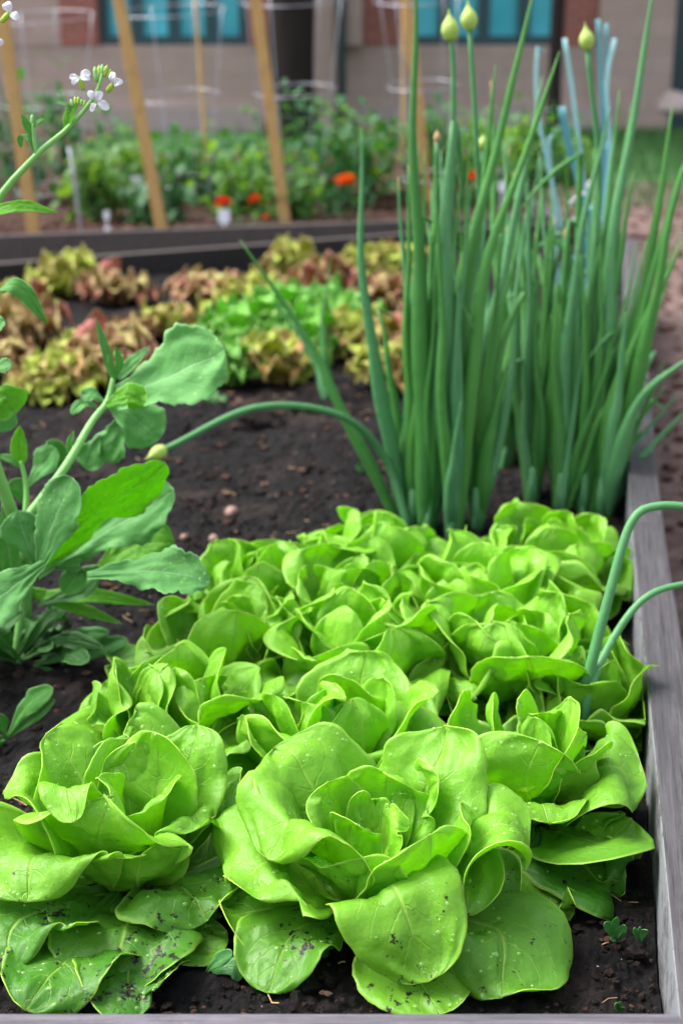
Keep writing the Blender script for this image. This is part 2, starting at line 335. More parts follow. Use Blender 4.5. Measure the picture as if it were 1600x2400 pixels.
# ------------------------------------------------------------------ leaf generator
def leaf_geo(pts, W, cup=.4, ruf=.5, roll=0., seed=0, nu=21, nv=28, profile='round', serr=0., petiole=.2, hint=None, lobes=0, rfreq=1.):
    """pts: spine points base..tip. returns V(nv*nu,3), uv, edge, normals"""
    r = np.random.default_rng(seed)
    tt = np.linspace(0, 1, nv); v = .45*tt+.55*(1-(1-tt)**2.4)
    S = bez(pts, 60); sd_ = np.r_[0, np.cumsum(np.linalg.norm(np.diff(S, axis=0), axis=1))]; Ltot = sd_[-1]; sd_ /= Ltot
    P = np.stack([np.interp(v, sd_, S[:, k]) for k in range(3)], 1)
    T = np.gradient(P, v, axis=0); T /= np.linalg.norm(T, axis=1)[:, None]
    if hint is None:
        az = P[-1]-P[0]; az = az*(1, 1, 0); n_ = np.linalg.norm(az)
        az = az/n_ if n_ > .002 else np.array((0, -1., 0)); side = np.cross((0, 0, 1), az)   # left of outward direction
    else: side = np.cross(hint, T[nv//2])
    Sx = side[None]-T*(T@side)[:, None]; Sx /= np.linalg.norm(Sx, axis=1)[:, None]
    Nn = np.cross(T, -Sx)                     # towards the axis / upwards
    Nn = np.cross(Sx, T)*-1 if (np.cross(T, Sx)[nv//2] @ np.array((0, 0, 1)) > 0 and hint is None and False) else np.cross(T, Sx)
    # orient normal: adaxial = up for flat leaves, inward for erect leaves
    ref = np.array((0, 0, 1.)) - (az*.6 if hint is None else 0) if hint is None else np.asarray(hint, float)
    if (Nn[nv//2] @ ref) < 0: Nn = -Nn
    ro = math.radians(roll); Sx, Nn = Sx*math.cos(ro)+Nn*math.sin(ro), Nn*math.cos(ro)-Sx*math.sin(ro)
    a = np.clip(v/.5, 0, 1); a = a*a*(3-2*a)
    if profile == 'round':
        wv = petiole+(1-petiole)*a; e = np.clip((v-.50)/.50, 0, 1); wv = wv*np.sqrt(np.clip(1-e**2.0, 0, 1))
    elif profile == 'long':
        wv = petiole+(1-petiole)*np.clip(v/.65, 0, 1)**1.3; e = np.clip((v-.62)/.38, 0, 1); wv = wv*np.sqrt(np.clip(1-e**2, 0, 1))
    else:  # lance
        wv = np.sin(PI*np.clip(v, 0, 1)**.8)**.8*(1-petiole)+petiole*(1-v)
    if lobes: wv = wv*(1-.5*(np.clip(1-v/.75, 0, 1))*np.abs(np.sin(v*PI*lobes)))
    wv = np.maximum(wv, .004)*W/2
    u = np.linspace(-1, 1, nu); U = np.sign(u)*np.abs(u)**.85
    UU, VV = np.meshgrid(U, v)
    ph = r.uniform(0, 2*PI, 6)
    X = UU*wv[:, None]
    ang = np.arctan2(X, (VV-.55)*Ltot)        # angle around the blade
    wob = 1+.025*np.sin(5*ang+ph[0])+.014*np.sin(11*ang+ph[1])+.010*np.sin(23*ang+ph[2])
    if serr: wob = wob+(serr*.8*(np.abs(np.sin(VV*PI*6+ph[3]+.6*np.sin(VV*9+ph[2])))-.5)+serr*.45*(np.abs(np.sin(VV*PI*15+ph[4]))-.5))*np.abs(UU)**2
    X = X*(1+(wob-1)*np.abs(UU))
    edge = np.maximum(np.abs(UU), np.clip((VV-.6)/.4, 0, 1)**1.6); 
    k = (cup if abs(cup) > 1e-3 else 1e-3)*2/W
    fl = 1-.55*edge**3                         # flare: rim bends back
    kx = k*X; side_ = np.sin(kx)/k; nn = (1-np.cos(kx))/k*fl
    # cup along the tip too
    m1, m2 = r.integers(2, 4), r.integers(4, 6)
    E = np.clip((edge-.35)/.65, 0, 1)**2
    base_mask = np.clip(VV/.35, 0, 1)
    rr = (.70*np.sin(m1*rfreq*ang+ph[3])+.30*np.sin(m2*rfreq*ang+ph[4])+.09*np.sin(9*rfreq*ang+ph[5]))*E*ruf*W*.215*base_mask
    lowf = (np.sin(ang*1+VV*5+ph[0])*.4+np.sin(UU*3.1+VV*7+ph[1])*.3)*W*.02
    q = (fbm(UU*3+seed*1.7+50, VV*4+seed*.3+50, int(seed) % 97, 3)-.44)*W*.15*np.clip(1-edge**4, 0, 1)
    off = nn+rr+lowf+q
    side_ = side_-np.abs(rr)*.2*np.sign(UU)
    V = P[:, None, :]+side_[..., None]*Sx[:, None, :]+off[..., None]*Nn[:, None, :]
    # midrib crease
    V = V-(np.exp(-(UU/.07)**2)*W*.012)[..., None]*Nn[:, None, :]
    uv = np.stack([(UU+1)/2, VV], -1)
    return V.reshape(-1, 3), uv.reshape(-1, 2), edge.ravel(), V
def grid_normals(V3):
    du = np.gradient(V3, axis=1); dv = np.gradient(V3, axis=0); n = np.cross(du, dv)
    return n/(np.linalg.norm(n, axis=2)[..., None]+1e-12)
def make_leaf(name, parent, mat, pts, W, thick=.0008, rimmat=None, col=(0, 0, 0, 1), ret=False, nu=21, nv=28, **k):
    V, uv, ed, V3 = leaf_geo(pts, W, nu=nu, nv=nv, **k)
    if mat is MAT['lettuce']:                  # leaves bend back where they meet the boards
        low = V[:, 2] < TOP+.02; lim = xr(V[:, 1])-.004; m_ = low & (V[:, 0] > lim); V[m_, 0] = lim[m_]
        m_ = (V[:, 2] < TOP+.01) & (V[:, 1] < yfront+.004); V[m_, 1] = yfront+.004; V[:, 2] = np.maximum(V[:, 2], SOIL+.001); V3 = V.reshape(nv, nu, 3)
    mats = [mat, rimmat] if rimmat else [mat]
    o = mk(name, V, grid_faces(nu, nv), None, parent, uv=uv, attrs={'edge': ed}, mats=mats, col=col)
    s = o.modifiers.new('thickness', 'SOLIDIFY'); s.thickness = thick; s.offset = 0
    if rimmat: s.material_offset_rim = 1
    return (o, V3) if ret else o
# drops: flattened hemispheres
_th = np.linspace(0, 2*PI, 9)[:-1]
DV = [(0, 0, .62)]+[(math.cos(a)*.55, math.sin(a)*.55, .5) for a in _th]+[(math.cos(a)*.9, math.sin(a)*.9, .22) for a in _th]+[(math.cos(a), math.sin(a), -.05) for a in _th]
DV = np.array(DV); DF = [[0, 1+i, 1+(i+1) % 8] for i in range(8)]
for rr_ in range(2): DF += [[1+8*rr_+i, 9+8*rr_+i, 9+8*rr_+(i+1) % 8, 1+8*rr_+(i+1) % 8] for i in range(8)]
def scatter_drops(mb, V3, n, rmin, rmax, seed, thick=.0008):
    r = np.random.default_rng(seed); nr = grid_normals(V3); nv, nu, _ = V3.shape
    cx, cy = r.uniform(.15, .85), r.uniform(.3, .9)
    ar = np.linalg.norm(V3[nv//2, 0]-V3[nv//2, -1])*np.linalg.norm(V3[0, nu//2]-V3[-1, nu//2]); n = int(n*min(1.2, ar/.018))
    for _ in range(n*3):
        if n <= 0: break
        if r.random() < .5: fu, fv = r.uniform(.06, .94), r.uniform(.35, .97)
        else: fu, fv = np.clip(r.normal(cx, .14), .04, .96), np.clip(r.normal(cy, .12), .3, .97)
        j, i = fv*(nv-1), fu*(nu-1); j0, i0 = int(j), int(i); a, b = j-j0, i-i0
        j1, i1 = min(j0+1, nv-1), min(i0+1, nu-1)
        p = (V3[j0, i0]*(1-a)*(1-b)+V3[j1, i0]*a*(1-b)+V3[j0, i1]*(1-a)*b+V3[j1, i1]*a*b)
        nn = nr[j0, i0]
        if nn[2] < 0: nn = -nn
        if nn[2] < .25: continue
        n -= 1
        s = rmin+(rmax-rmin)*r.random()**4.5
        t1 = np.cross(nn, (0, .3, 1)); t1 /= np.linalg.norm(t1); t2 = np.cross(nn, t1)
        q = DV*s*np.array((r.uniform(.85, 1.2), r.uniform(.8, 1.1), r.uniform(.7, 1)))
        mb.add(p+nn*thick*.4+q[:, :1]*t1+q[:, 1:2]*t2+q[:, 2:]*nn, DF)

# ------------------------------------------------------------------ ground and beds
SOIL = .20; TOP = .28
gv, gf = box((0, 20, -.2), 120, 90, .4)
tag(mk('ground', gv, gf, MAT['path'], smooth=False), kind='structure')
r1, r2, r3, r4, r5 = (G(1589, 2365, TOP), G(1525, 1686, TOP), G(1478, 1217, TOP), G(1467, 880, TOP), G(1463, 560, TOP))
RB = [r1+(r1-r2)*.6, r1, r2, r3, r4, r5]
bb = G(0, 617, TOP), G(950, 547, TOP)
slope = (bb[1][1]-bb[0][1])/(bb[1][0]-bb[0][0])
yb = lambda x: bb[0][1]+(x-bb[0][0])*slope
yfront = G(800, 2371, TOP)[1]
print('bed front', yfront, 'back', yb(0), 'right', [tuple(np.round(a, 3)) for a in RB])
def xr(y):
    ys = [p[1] for p in RB]; xs = [p[0] for p in RB]; return np.interp(y, ys, xs)
def board_poly(name, path, width, z0, z1, mats, parent, side=1, bev=.003, n=60, fm=None):
    """board following a path (inner top edge) with rounded corners, width to the side"""
    P = bez(path, n); T = np.gradient(P, axis=0); T /= np.linalg.norm(T, axis=1)[:, None]
    Nx = np.stack([T[:, 1], -T[:, 0], 0*T[:, 0]], 1)*side
    prof = [(0, z0), (0, z1-bev), (bev*.3, z1-bev*.3), (bev, z1), (width-bev, z1), (width-bev*.3, z1-bev*.3), (width, z1-bev), (width, z0)]
    V = []
    for p, nx in zip(P, Nx):
        for a, z in prof: V.append((p[0]+nx[0]*a, p[1]+nx[1]*a, z))
    k = len(prof); F = []; fmi = []
    for j in range(n-1):
        for i in range(k-1):
            F.append([j*k+i, j*k+i+1, (j+1)*k+i+1, (j+1)*k+i]); fmi.append(1 if (len(mats) > 1 and i <= 1) else 0)
    F.append(list(range(k))); F.append([(n-1)*k+i for i in range(k)][::-1]); fmi += [0, 0]
    return mk(name, V, F, None, parent, smooth=False, mats=mats, fmat=fmi)
bed = empty('raised_bed', (0, yfront, 0), 'weathered grey timber frame of the nearest raised bed holding the lettuces', 'raised bed', 'timber raised beds')
board_poly('side_board', RB[:], .046, .0, TOP, [MAT['board_y'], MAT['board_white']], bed, 1)
board_poly('front_board', [(-1.6, yfront, 0), (0, yfront, 0), (xr(yfront)-.001, yfront, 0)], .045, 0, TOP-.0005, [MAT['board_x']], bed, 1)
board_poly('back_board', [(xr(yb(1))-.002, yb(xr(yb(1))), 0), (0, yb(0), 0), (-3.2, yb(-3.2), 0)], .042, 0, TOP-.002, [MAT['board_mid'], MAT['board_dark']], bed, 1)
board_poly('side_board', [(-1.602, yfront, 0), (-1.602, 2.5, 0), (-1.602, yb(-1.6)-.001, 0)], .045, 0, TOP-.001, [MAT['board_y']], bed, -1)
def soil_patch(name, xf0, xf1, yf0, yf1, nx, ny, *a):
    pw, (z, amp, mat, seed) = (a[0], a[1:]) if len(a) == 5 else (1., a)
    s = 1-(1-np.linspace(0, 1, nx))**pw; t = np.linspace(0, 1, ny)**1.5; Sg, Tg = np.meshgrid(s, t)
    # y bounds depend on x and x bounds on y: iterate
    Y = yf0(0*Sg)+(yf1(0*Sg)-yf0(0*Sg))*Tg
    X = xf0(Y)+(xf1(Y)-xf0(Y))*Sg; Y = yf0(X)+(yf1(X)-yf0(X))*Tg; X = xf0(Y)+(xf1(Y)-xf0(Y))*Sg
    Z = z+(fbm(X*5, Y*5, seed, 3)-.44)*amp*1.3+(fbm(X*26, Y*26, seed+9, 3)-.44)*amp*1.1+(np.abs(fbm(X*85, Y*85, seed+19, 3)-.44))*amp*.9
    return mk(name, np.stack([X, Y, Z], -1).reshape(-1, 3), grid_faces(nx, ny), mat)
tag(soil_patch('bed_soil', lambda y: -1.6+0*y, lambda y: np.interp(y, [p[1] for p in RB], [p[0] for p in RB])-.002, lambda x: yfront+.002+0*x, lambda x: yb(x)-.004, 460, 560, 2., SOIL, .028, MAT['soil'], 3), kind='structure')

# soil crumbs, bark and clods: uncountable
def soil_z(x, y): return SOIL+(fbm(np.array(x*5.), np.array(y*5.), 3, 3)-.44)*.028*1.3
def lump(c, s, r, flat=.7):
    V = []; nn_ = 6
    for k in range(4):
        ph = PI*(k+.5)/4
        for i in range(nn_):
            a = 2*PI*i/nn_; V.append((math.cos(a)*math.sin(ph), math.sin(a)*math.sin(ph), math.cos(ph)*flat))
    V = np.array(V)*s*r.uniform(.65, 1.3, (24, 1)); a = r.uniform(0, PI)
    R_ = np.array([(math.cos(a), -math.sin(a), 0), (math.sin(a), math.cos(a), 0), (0, 0, 1)])
    V = (V*np.array((r.uniform(.7, 1.5), 1, 1)))@R_.T + c
    F = [[k*nn_+i, k*nn_+(i+1) % nn_, (k+1)*nn_+(i+1) % nn_, (k+1)*nn_+i] for k in range(3) for i in range(nn_)]+[list(range(nn_))[::-1], [18+i for i in range(nn_)]]
    return V, F
mc, mch = MB(), MB()
for k in range(12000):
    y = yfront+.01+3.0*rng.random()**2.1; x = rng.uniform(-.3-.36*y, xr(y)-.006); z = soil_z(x, y)
    s = rng.uniform(.0008, .0026)*(.6+y*.8) if rng.random() < .95 else rng.uniform(.004, .010)
    mc.add(*lump((x, y, z+.003), s, rng))
for k in range(1500):
    y = yfront+.05+3.2*rng.random()**1.3; x = rng.uniform(-.3-.36*y, xr(y)-.006); z = soil_z(x, y)
    s = rng.uniform(.0006, .0026)*(.4+y*1.3)
    mch.add(*lump((x, y, z+.005), s, rng, .35))
ms_ = MB()
for k in range(420):
    y = yfront+.03+3.0*rng.random()**1.5; x = rng.uniform(-.3-.36*y, xr(y)-.02); z = soil_z(x, y)+.006; a_ = rng.uniform(0, 2*PI); l_ = rng.uniform(.006, .028)
    P_ = [np.array((x+math.cos(a_+b_*.4)*l_*b_, y+math.sin(a_+b_*.4)*l_*b_, z+rng.uniform(-.002, .003))) for b_ in (-.5, 0, .5)]
    ms_.add(*tube(P_, rng.uniform(.0003, .0008), 4))
tag(ms_.build('straw_bits', MAT['straw'], smooth=False), kind='stuff')
tag(mc.build('soil_crumbs', MAT['clod'], smooth=False), kind='stuff')
tag(mch.build('bark_bits', MAT['chip'], smooth=False), kind='stuff')
mpl = MB()
for k in range(260):
    y = yfront+.01+2.2*rng.random()**2; x = rng.uniform(-.3-.36*y, xr(y)-.006); mpl.add(*lump((x, y, soil_z(x, y)+.006), rng.uniform(.0003, .0007)*(.7+y*.7), rng))
tag(mpl.build('perlite_grains', MAT['stone_ledge'], smooth=False), kind='stuff')
for (px, py, s, lb) in ((541, 1200, .017, 'pinkish stone lying on the dark soil behind the lettuces'), (500, 1262, .011, 'small pale stone on the soil just behind the leftmost rear lettuce'), (433, 1258, .010, 'small brown stone on the soil right of the radish leaves')):
    p = G(px, py, SOIL+.012); V, F = lump((0, 0, 0), s, np.random.default_rng(px), .6)
    o = mk('stone', V+p, F, MAT['pebble']); sub = o.modifiers.new('s', 'SUBSURF'); sub.levels = sub.render_levels = 2
    tag(o, lb, 'stone', 'stones on the bed soil')
# leaf mould humps
for (px, py, s, lb) in ((455, 1190, .045, 'fibrous brown clod on the soil left of the pink stone'), (610, 990, .06, 'broad brown clod under the arching onion stalk'), (720, 960, .045, 'brown crumbly clod at the foot of the outer onion leaf')):
    p = G(px, py, SOIL+.004); r_ = np.random.default_rng(abs(px)); mb = MB()
    mb.add(*lump(p, s*.8, r_, .35))
    for k in range(90):
        q = np.clip(r_.normal(0, 1, 3), -1.4, 1.4)*(s*.45, s*.4, s*.16); q[2] = abs(q[2]); mb.add(*lump(p+q, r_.uniform(.003, .010), r_))
    tag(mb.build('clod', MAT['clod'], smooth=False), lb, 'clod', 'brown clods on the soil')

# ------------------------------------------------------------------ butterhead lettuces
def proc_pts(bx, by, az, R, H, m, t_):
    ca, sa = math.cos(az), math.sin(az)
    f = lambda r_, z_: (bx+ca*R*r_, by+sa*R*r_, SOIL+H*z_)
    return [f(.12, .08), f(*m), f(*t_)]
HEADS = {}
def lettuce(heart, R, seed, label, sig=(), layers=(0, 1, 2, 3, 4), drops=260, skip=(), hi=True, small=True):
    r = np.random.default_rng(seed); h = G(*heart); H = heart[2]-SOIL+.015; R = R*(.95 if seed > 3 else 1)
    bx, by = h[0], h[1]; root = empty('lettuce', (bx, by, SOIL), label, 'lettuce', 'butterhead lettuces growing in the near bed')
    db = MB(); nu, nv = (25, 32) if hi else (21, 28)
    LS = [  # n, mid(r,z), tip(r,z), W, cup, ruf, tone
        (3, (.17, .55), (.06, .93), .62, 1.25, .6, -.12), (3, (.36, .60), (.32, 1.04), 1.15, .9, .7, -.08),
        (5, (.55, .60), (.66, .98), 1.6, .6, .9, 0.), (5, (.74, .48), (1.0, .68), 1.65, .4, 1.2, .12), (6, (.8, .25), (1.12, .22), 1.1, .25, .8, .45)]
    cnt = 0
    def put(pts, W, cup, ruf, roll, tone, dirt, sd, nd):
        o, V3 = make_leaf('leaf', root, MAT['lettuce'], pts, W*.9, .0006 if hi else .00045, MAT['lettuce_rim'], (max(0, min(1, .22+tone+htone+r.uniform(-.1, .1))), dirt, r.random(), 1), True, nu, nv, cup=cup, ruf=ruf, roll=roll, seed=sd)
        if nd: scatter_drops(db, V3, nd, .0004, .0026, sd+7)
    nsig = len(sig); htone = (0, 0, .05, 0, .04, -.05, .1, -.08, .0, -.02, -.1, .08, -.04, .06, .3)[seed]
    if seed > 3: LS[1] = (3, (.34, .60), (.26, 1.02), 1.1, 1.0, .8, -.1); LS[2] = (5, (.62, .58), (.70, .98), 1.55, .75, .9, -.03); LS[3] = (6, (.86, .50), (1.1, .66), 1.5, .5, 1.1, .08); LS[4] = (5, (.9, .26), (1.15, .25), 1.2, .4, .7, .5)
    for li in layers:
        n, mm, tt, W, cup, ruf, tone = LS[li]; off = r.uniform(0, 2*PI)
        for k in range(n):
            az = off+2*PI*k/n+r.uniform(-.2, .2)
            dg = math.degrees(az) % 360
            if any(a0 <= dg <= a1 or a0 <= dg+360 <= a1 for (l_, a0, a1) in skip if l_ == li): continue
            j = lambda s: r.uniform(1-s, 1+s)
            pts = proc_pts(bx, by, az, R, H, (mm[0]*j(.12), mm[1]*j(.1)), (tt[0]*j(.14), tt[1]*j(.1)))
            put(pts, W*R*j(.15)*(1. if seed > 3 else 1), cup*j(.25), ruf*j(.4), r.uniform(-14, 14), tone, .9*r.random() if li == 4 else 0., seed*100+li*20+k, int(drops/15*(1 if li > 1 else .5)))
    for k, s in enumerate(sig):
        (mx, my, mz), (tx, ty, tz), W, cup, ruf, roll, tone, dirt = s
        m_, tp = G(mx, my, mz), G(tx, ty, tz)
        out = (m_-np.array((bx, by, m_[2])))*(1, 1, 0); d = np.linalg.norm(out); out = out/max(d, 1e-6)
        b0 = np.array((bx, by, SOIL+.022))+out*min(d*.3, .03)
        put([b0, m_, tp], W, cup, ruf, roll, tone, dirt, seed*100+60+k, int(drops/4.5))
    if drops:
        o = db.build('water_drops', MAT['water'], root); o['kind'] = 'stuff'
    HEADS[seed] = root
    return root
S = lambda *a: a
lettuce((880, 1905, .315), .125, 1, 'largest butterhead lettuce at the front centre, open heart, broad leaf hanging towards the front board',
  [S((715,1810,.322),(650,1735,.342),.165,.35,.5,0,.05,0), S((1015,1810,.322),(1050,1720,.343),.145,.6,.6,0,.05,0),
   S((1150,1940,.305),(1258,1985,.285),.150,.25,.6,0,.1,.1), S((695,1915,.322),(622,2010,.298),.180,.5,.2,0,0,.05),
   S((640,2010,.280),(545,2085,.264),.200,.2,.5,0,.1,0), S((820,2055,.285),(790,2015,.312),.130,.6,.5,0,-.05,.1),
   S((975,2045,.285),(1015,1968,.328),.140,.6,.4,0,-.15,0), S((925,2090,.290),(1003,2300,.232),.132,.62,.5,12,.12,.45),
   S((1070,2050,.268),(1095,2130,.262),.095,.95,.6,0,.05,.2), S((690,2185,.235),(625,2325,.212),.108,.45,.4,0,.45,.8),
   S((1165,2170,.242),(1175,2340,.218),.150,.35,.8,0,.45,.5), S((985,2300,.222),(1030,2385,.214),.115,.1,.4,0,.2,.6),
   S((905,1862,.302),(908,1792,.336),.125,1.15,.6,0,-.05,0), S((775,1880,.308),(765,1830,.330),.100,.9,.6,0,0,0),
   S((845,1905,.298),(850,1850,.320),.040,.8,.5,0,-.1,0), S((880,1895,.296),(875,1868,.312),.030,1.,.5,0,-.1,0), S((945,1890,.296),(955,1868,.308),.04,.8,.5,0,-.1,0), S((995,1875,.300),(1020,1832,.330),.095,1.1,.6,0,0,0), S((820,1960,.295),(840,1925,.318),.07,1.1,.5,0,0,0), S((915,1925,.304),(960,1935,.300),.075,-.9,.4,0,-.2,0),
   S((1095,1945,.305),(1095,1880,.330),.085,.5,.4,0,0,0), S((895,1905,.298),(910,1880,.308),.035,.8,.4,0,0,0)],
  layers=(4,), skip=((4, 200, 340),), drops=420)
lettuce((320, 1850, .312), .118, 2, 'large butterhead lettuce in the front left corner with dirt-spattered lower leaves',
  [S((160,1775,.318),(105,1725,.336),.140,.35,.5,0,.05,0), S((330,1735,.318),(300,1695,.332),.130,.4,.4,0,.1,0),
   S((295,1785,.318),(300,1738,.336),.110,.5,.5,0,0,0), S((370,1800,.315),(362,1715,.352),.115,.8,.3,0,-.15,0),
   S((445,1785,.315),(465,1700,.342),.110,.35,.4,0,.1,0), S((90,1860,.308),(15,1835,.320),.150,.5,.4,0,0,0),
   S((240,1975,.283),(240,1925,.322),.200,.75,.6,0,-.05,.1), S((165,1850,.335),(172,1928,.325),.065,.3,.3,0,0,0),
   S((270,1880,.305),(250,1815,.332),.100,.8,.6,0,-.1,0), S((370,1880,.300),(395,1850,.322),.080,.7,.6,0,-.1,0),
   S((440,1910,.290),(478,1955,.282),.120,-.15,.9,0,.05,0), S((530,1860,.285),(575,1830,.298),.080,.5,.5,0,.15,0),
   S((95,2000,.278),(55,2105,.262),.190,.35,.5,0,.05,.15), S((320,2060,.255),(335,1985,.296),.120,.6,.5,0,.2,.1),
   S((290,2190,.228),(255,2325,.206),.150,.3,.5,0,.5,1.), S((430,2080,.245),(490,2150,.236),.150,.2,.6,0,.6,.75),
   S((45,2160,.236),(20,2265,.222),.150,.3,.6,0,.75,.8), S((450,2195,.215),(535,2205,.212),.090,.2,.3,0,.4,.3),
   S((110,2300,.222),(60,2365,.216),.120,.1,.6,0,.85,1.), S((130,2190,.222),(95,2270,.212),.09,.5,.4,0,.3,.4), S((300,2310,.214),(330,2355,.213),.11,.1,.6,0,.8,1.)],  # high tone on the low leaves: older green plus painted-in shade
  layers=(1, 4), skip=((4, 190, 350), (1, 180, 360)), drops=420)
lettuce((1250, 1700, .315), .112, 3, 'butterhead lettuce at front right, one broad flat leaf reaching to the side board',
  [S((1235,1820,.295),(1265,1732,.332),.165,.65,.4,0,-.02,0), S((1265,1890,.272),(1290,1945,.272),.115,.85,.6,0,.1,0),
   S((1420,1790,.290),(1505,1820,.275),.175,.15,.3,0,.3,.05), S((1390,1975,.248),(1480,1925,.252),.120,.3,.3,0,.4,.15),
   S((1400,2050,.222),(1455,2060,.216),.140,.2,.4,0,.75,.3), S((1150,1700,.312),(1150,1625,.345),.090,.7,.3,0,0,0),
   S((1080,1700,.305),(1090,1620,.340),.095,.5,.4,0,0,0), S((1225,1690,.312),(1215,1640,.338),.080,.6,.4,0,0,0),
   S((1275,1700,.312),(1265,1670,.330),.070,.8,.5,0,-.1,0), S((1325,1705,.315),(1345,1635,.342),.090,.6,.3,0,0,0),
   S((1395,1775,.305),(1412,1745,.322),.075,.5,.4,0,-.05,0), S((1345,1770,.310),(1375,1718,.330),.080,.5,.4,0,0,0),
   S((1290,2110,.215),(1345,2140,.208),.080,.2,.3,0,.5,.3), S((1250,2090,.21),(1250,2170,.204),.08,.5,.5,0,.6,.4)],
  layers=(0, 4), skip=((4, 200, 360),), drops=330)
lettuce((420, 1610, .312), .105, 4, 'second-row butterhead lettuce on the left with tall pointed wavy leaves beside bare soil',
  [S((560,1660,.295),(600,1630,.325),.140,.65,.6,0,0,0), S((500,1600,.312),(527,1520,.348),.105,.6,.4,0,-.1,0),
   S((300,1640,.290),(270,1565,.330),.090,.5,.4,0,.15,0), S((360,1620,.310),(370,1565,.335),.110,.5,.4,0,0,0),
   S((420,1625,.308),(400,1572,.334),.085,.7,.5,0,0,0), S((235,1665,.28),(222,1640,.30),.08,.4,.4,0,.2,0)],
  layers=(1, 2, 3, 4), skip=((2, 200, 340),), drops=330)
lettuce((790, 1650, .315), .120, 5, 'wide butterhead lettuce directly behind the largest one, glossy rolled leaves at its heart',
  [S((760,1660,.318),(800,1615,.335),.120,.5,.4,0,-.05,0), S((960,1680,.305),(1010,1610,.338),.150,.55,.4,0,0,0),
   S((660,1700,.305),(632,1632,.340),.095,.5,.4,0,-.05,0), S((850,1570,.318),(850,1530,.336),.150,.4,.4,0,0,0),
   S((590,1740,.295),(560,1690,.32),.11,.4,.4,0,.1,0), S((720,1790,.275),(740,1730,.312),.19,.5,.6,0,-.05,0),
   S((900,1620,.315),(905,1585,.33),.085,.8,.5,0,-.1,0)],
  layers=(0, 1, 3, 4), skip=((3, 220, 320),), drops=380)
lettuce((530, 1440, .315), .100, 6, 'third-row butterhead lettuce on the left, a dark lower leaf lying on soil',
  [S((545,1510,.298),(555,1430,.338),.140,.6,.4,0,-.1,0), S((580,1420,.315),(590,1370,.342),.120,.5,.4,0,0,0),
   S((410,1460,.295),(385,1400,.325),.090,.8,.6,0,.3,0), S((450,1560,.265),(400,1540,.280),.180,.2,.7,0,.1,.1),
   S((300,1550,.225),(250,1530,.235),.140,.2,.4,0,.55,.1), S((360,1500,.27),(335,1470,.285),.08,.8,.5,0,.4,0)],
  layers=(0, 1, 2, 3, 4), skip=((2, 200, 330), (4, 150, 250)), drops=300)
lettuce((830, 1460, .32), .110, 7, 'butterhead lettuce in the middle of the third row, a smooth rounded leaf at left',
  [S((750,1500,.300),(700,1450,.335),.100,.6,.4,0,0,0), S((900,1440,.315),(905,1405,.338),.150,.5,.4,0,-.05,0),
   S((920,1520,.295),(900,1475,.33),.160,.5,.4,0,-.05,0), S((670,1450,.31),(660,1420,.33),.1,.5,.4,0,0,0)],
  layers=(1, 2, 3, 4), drops=300)
lettuce((1210, 1450, .32), .112, 8, 'butterhead lettuce with a curled heart, third row right, just left of the young onion',
  [S((1130,1510,.305),(1110,1460,.338),.130,.4,.4,0,.05,0), S((1300,1440,.315),(1310,1395,.342),.130,.65,.3,0,-.05,0),
   S((1250,1590,.290),(1240,1545,.330),.160,.6,.3,0,-.05,0), S((1190,1520,.305),(1200,1470,.33),.09,.6,.3,0,0,0)],
  layers=(0, 1, 2, 3, 4), drops=280)
lettuce((810, 1345, .315), .100, 9, 'butterhead lettuce in the fourth row, centre, with small tight leaves around its heart',
  [S((860,1380,.300),(850,1335,.33),.10,.7,.4,0,-.05,0), S((820,1300,.315),(840,1280,.335),.13,.5,.4,0,0,0)],
  layers=(0, 1, 2, 3, 4), drops=200, hi=False)
lettuce((1130, 1330, .318), .110, 10, 'butterhead lettuce in the fourth row, right, with one large curved leaf facing the front',
  [S((1060,1375,.305),(1060,1330,.335),.160,.55,.4,0,-.08,0), S((1230,1330,.315),(1260,1290,.335),.15,.4,.3,0,.05,0)],
  layers=(0, 1, 2, 3, 4), drops=200, hi=False)
lettuce((1290, 1245, .31), .112, 11, 'rearmost butterhead lettuce on the right, beside the side board under the onion clump',
  [S((1190,1220,.31),(1190,1190,.335),.09,.8,.7,0,0,0)], layers=(0, 1, 2, 3, 4), drops=120, hi=False)
lettuce((870, 1240, .312), .110, 12, 'rearmost butterhead lettuce, left of the onion clump, its leaves rising against bare soil',
  [S((900,1270,.305),(910,1210,.335),.140,.5,.4,0,-.05,0)], layers=(0, 1, 2, 3, 4), drops=120, hi=False)
lettuce((600, 1315, .305), .088, 13, 'small butterhead lettuce at the rear left edge of the lettuces, beside the bare soil', [], layers=(0, 1, 2, 3, 4), drops=120, hi=False)
lettuce((1385, 1565, .29), .080, 14, 'low darker butterhead lettuce squeezed between the young onion and the side board', [S((1440,1600,.26),(1480,1610,.24),.1,.3,.5,0,.5,0)], layers=(1, 2, 3, 4), drops=120, hi=False)

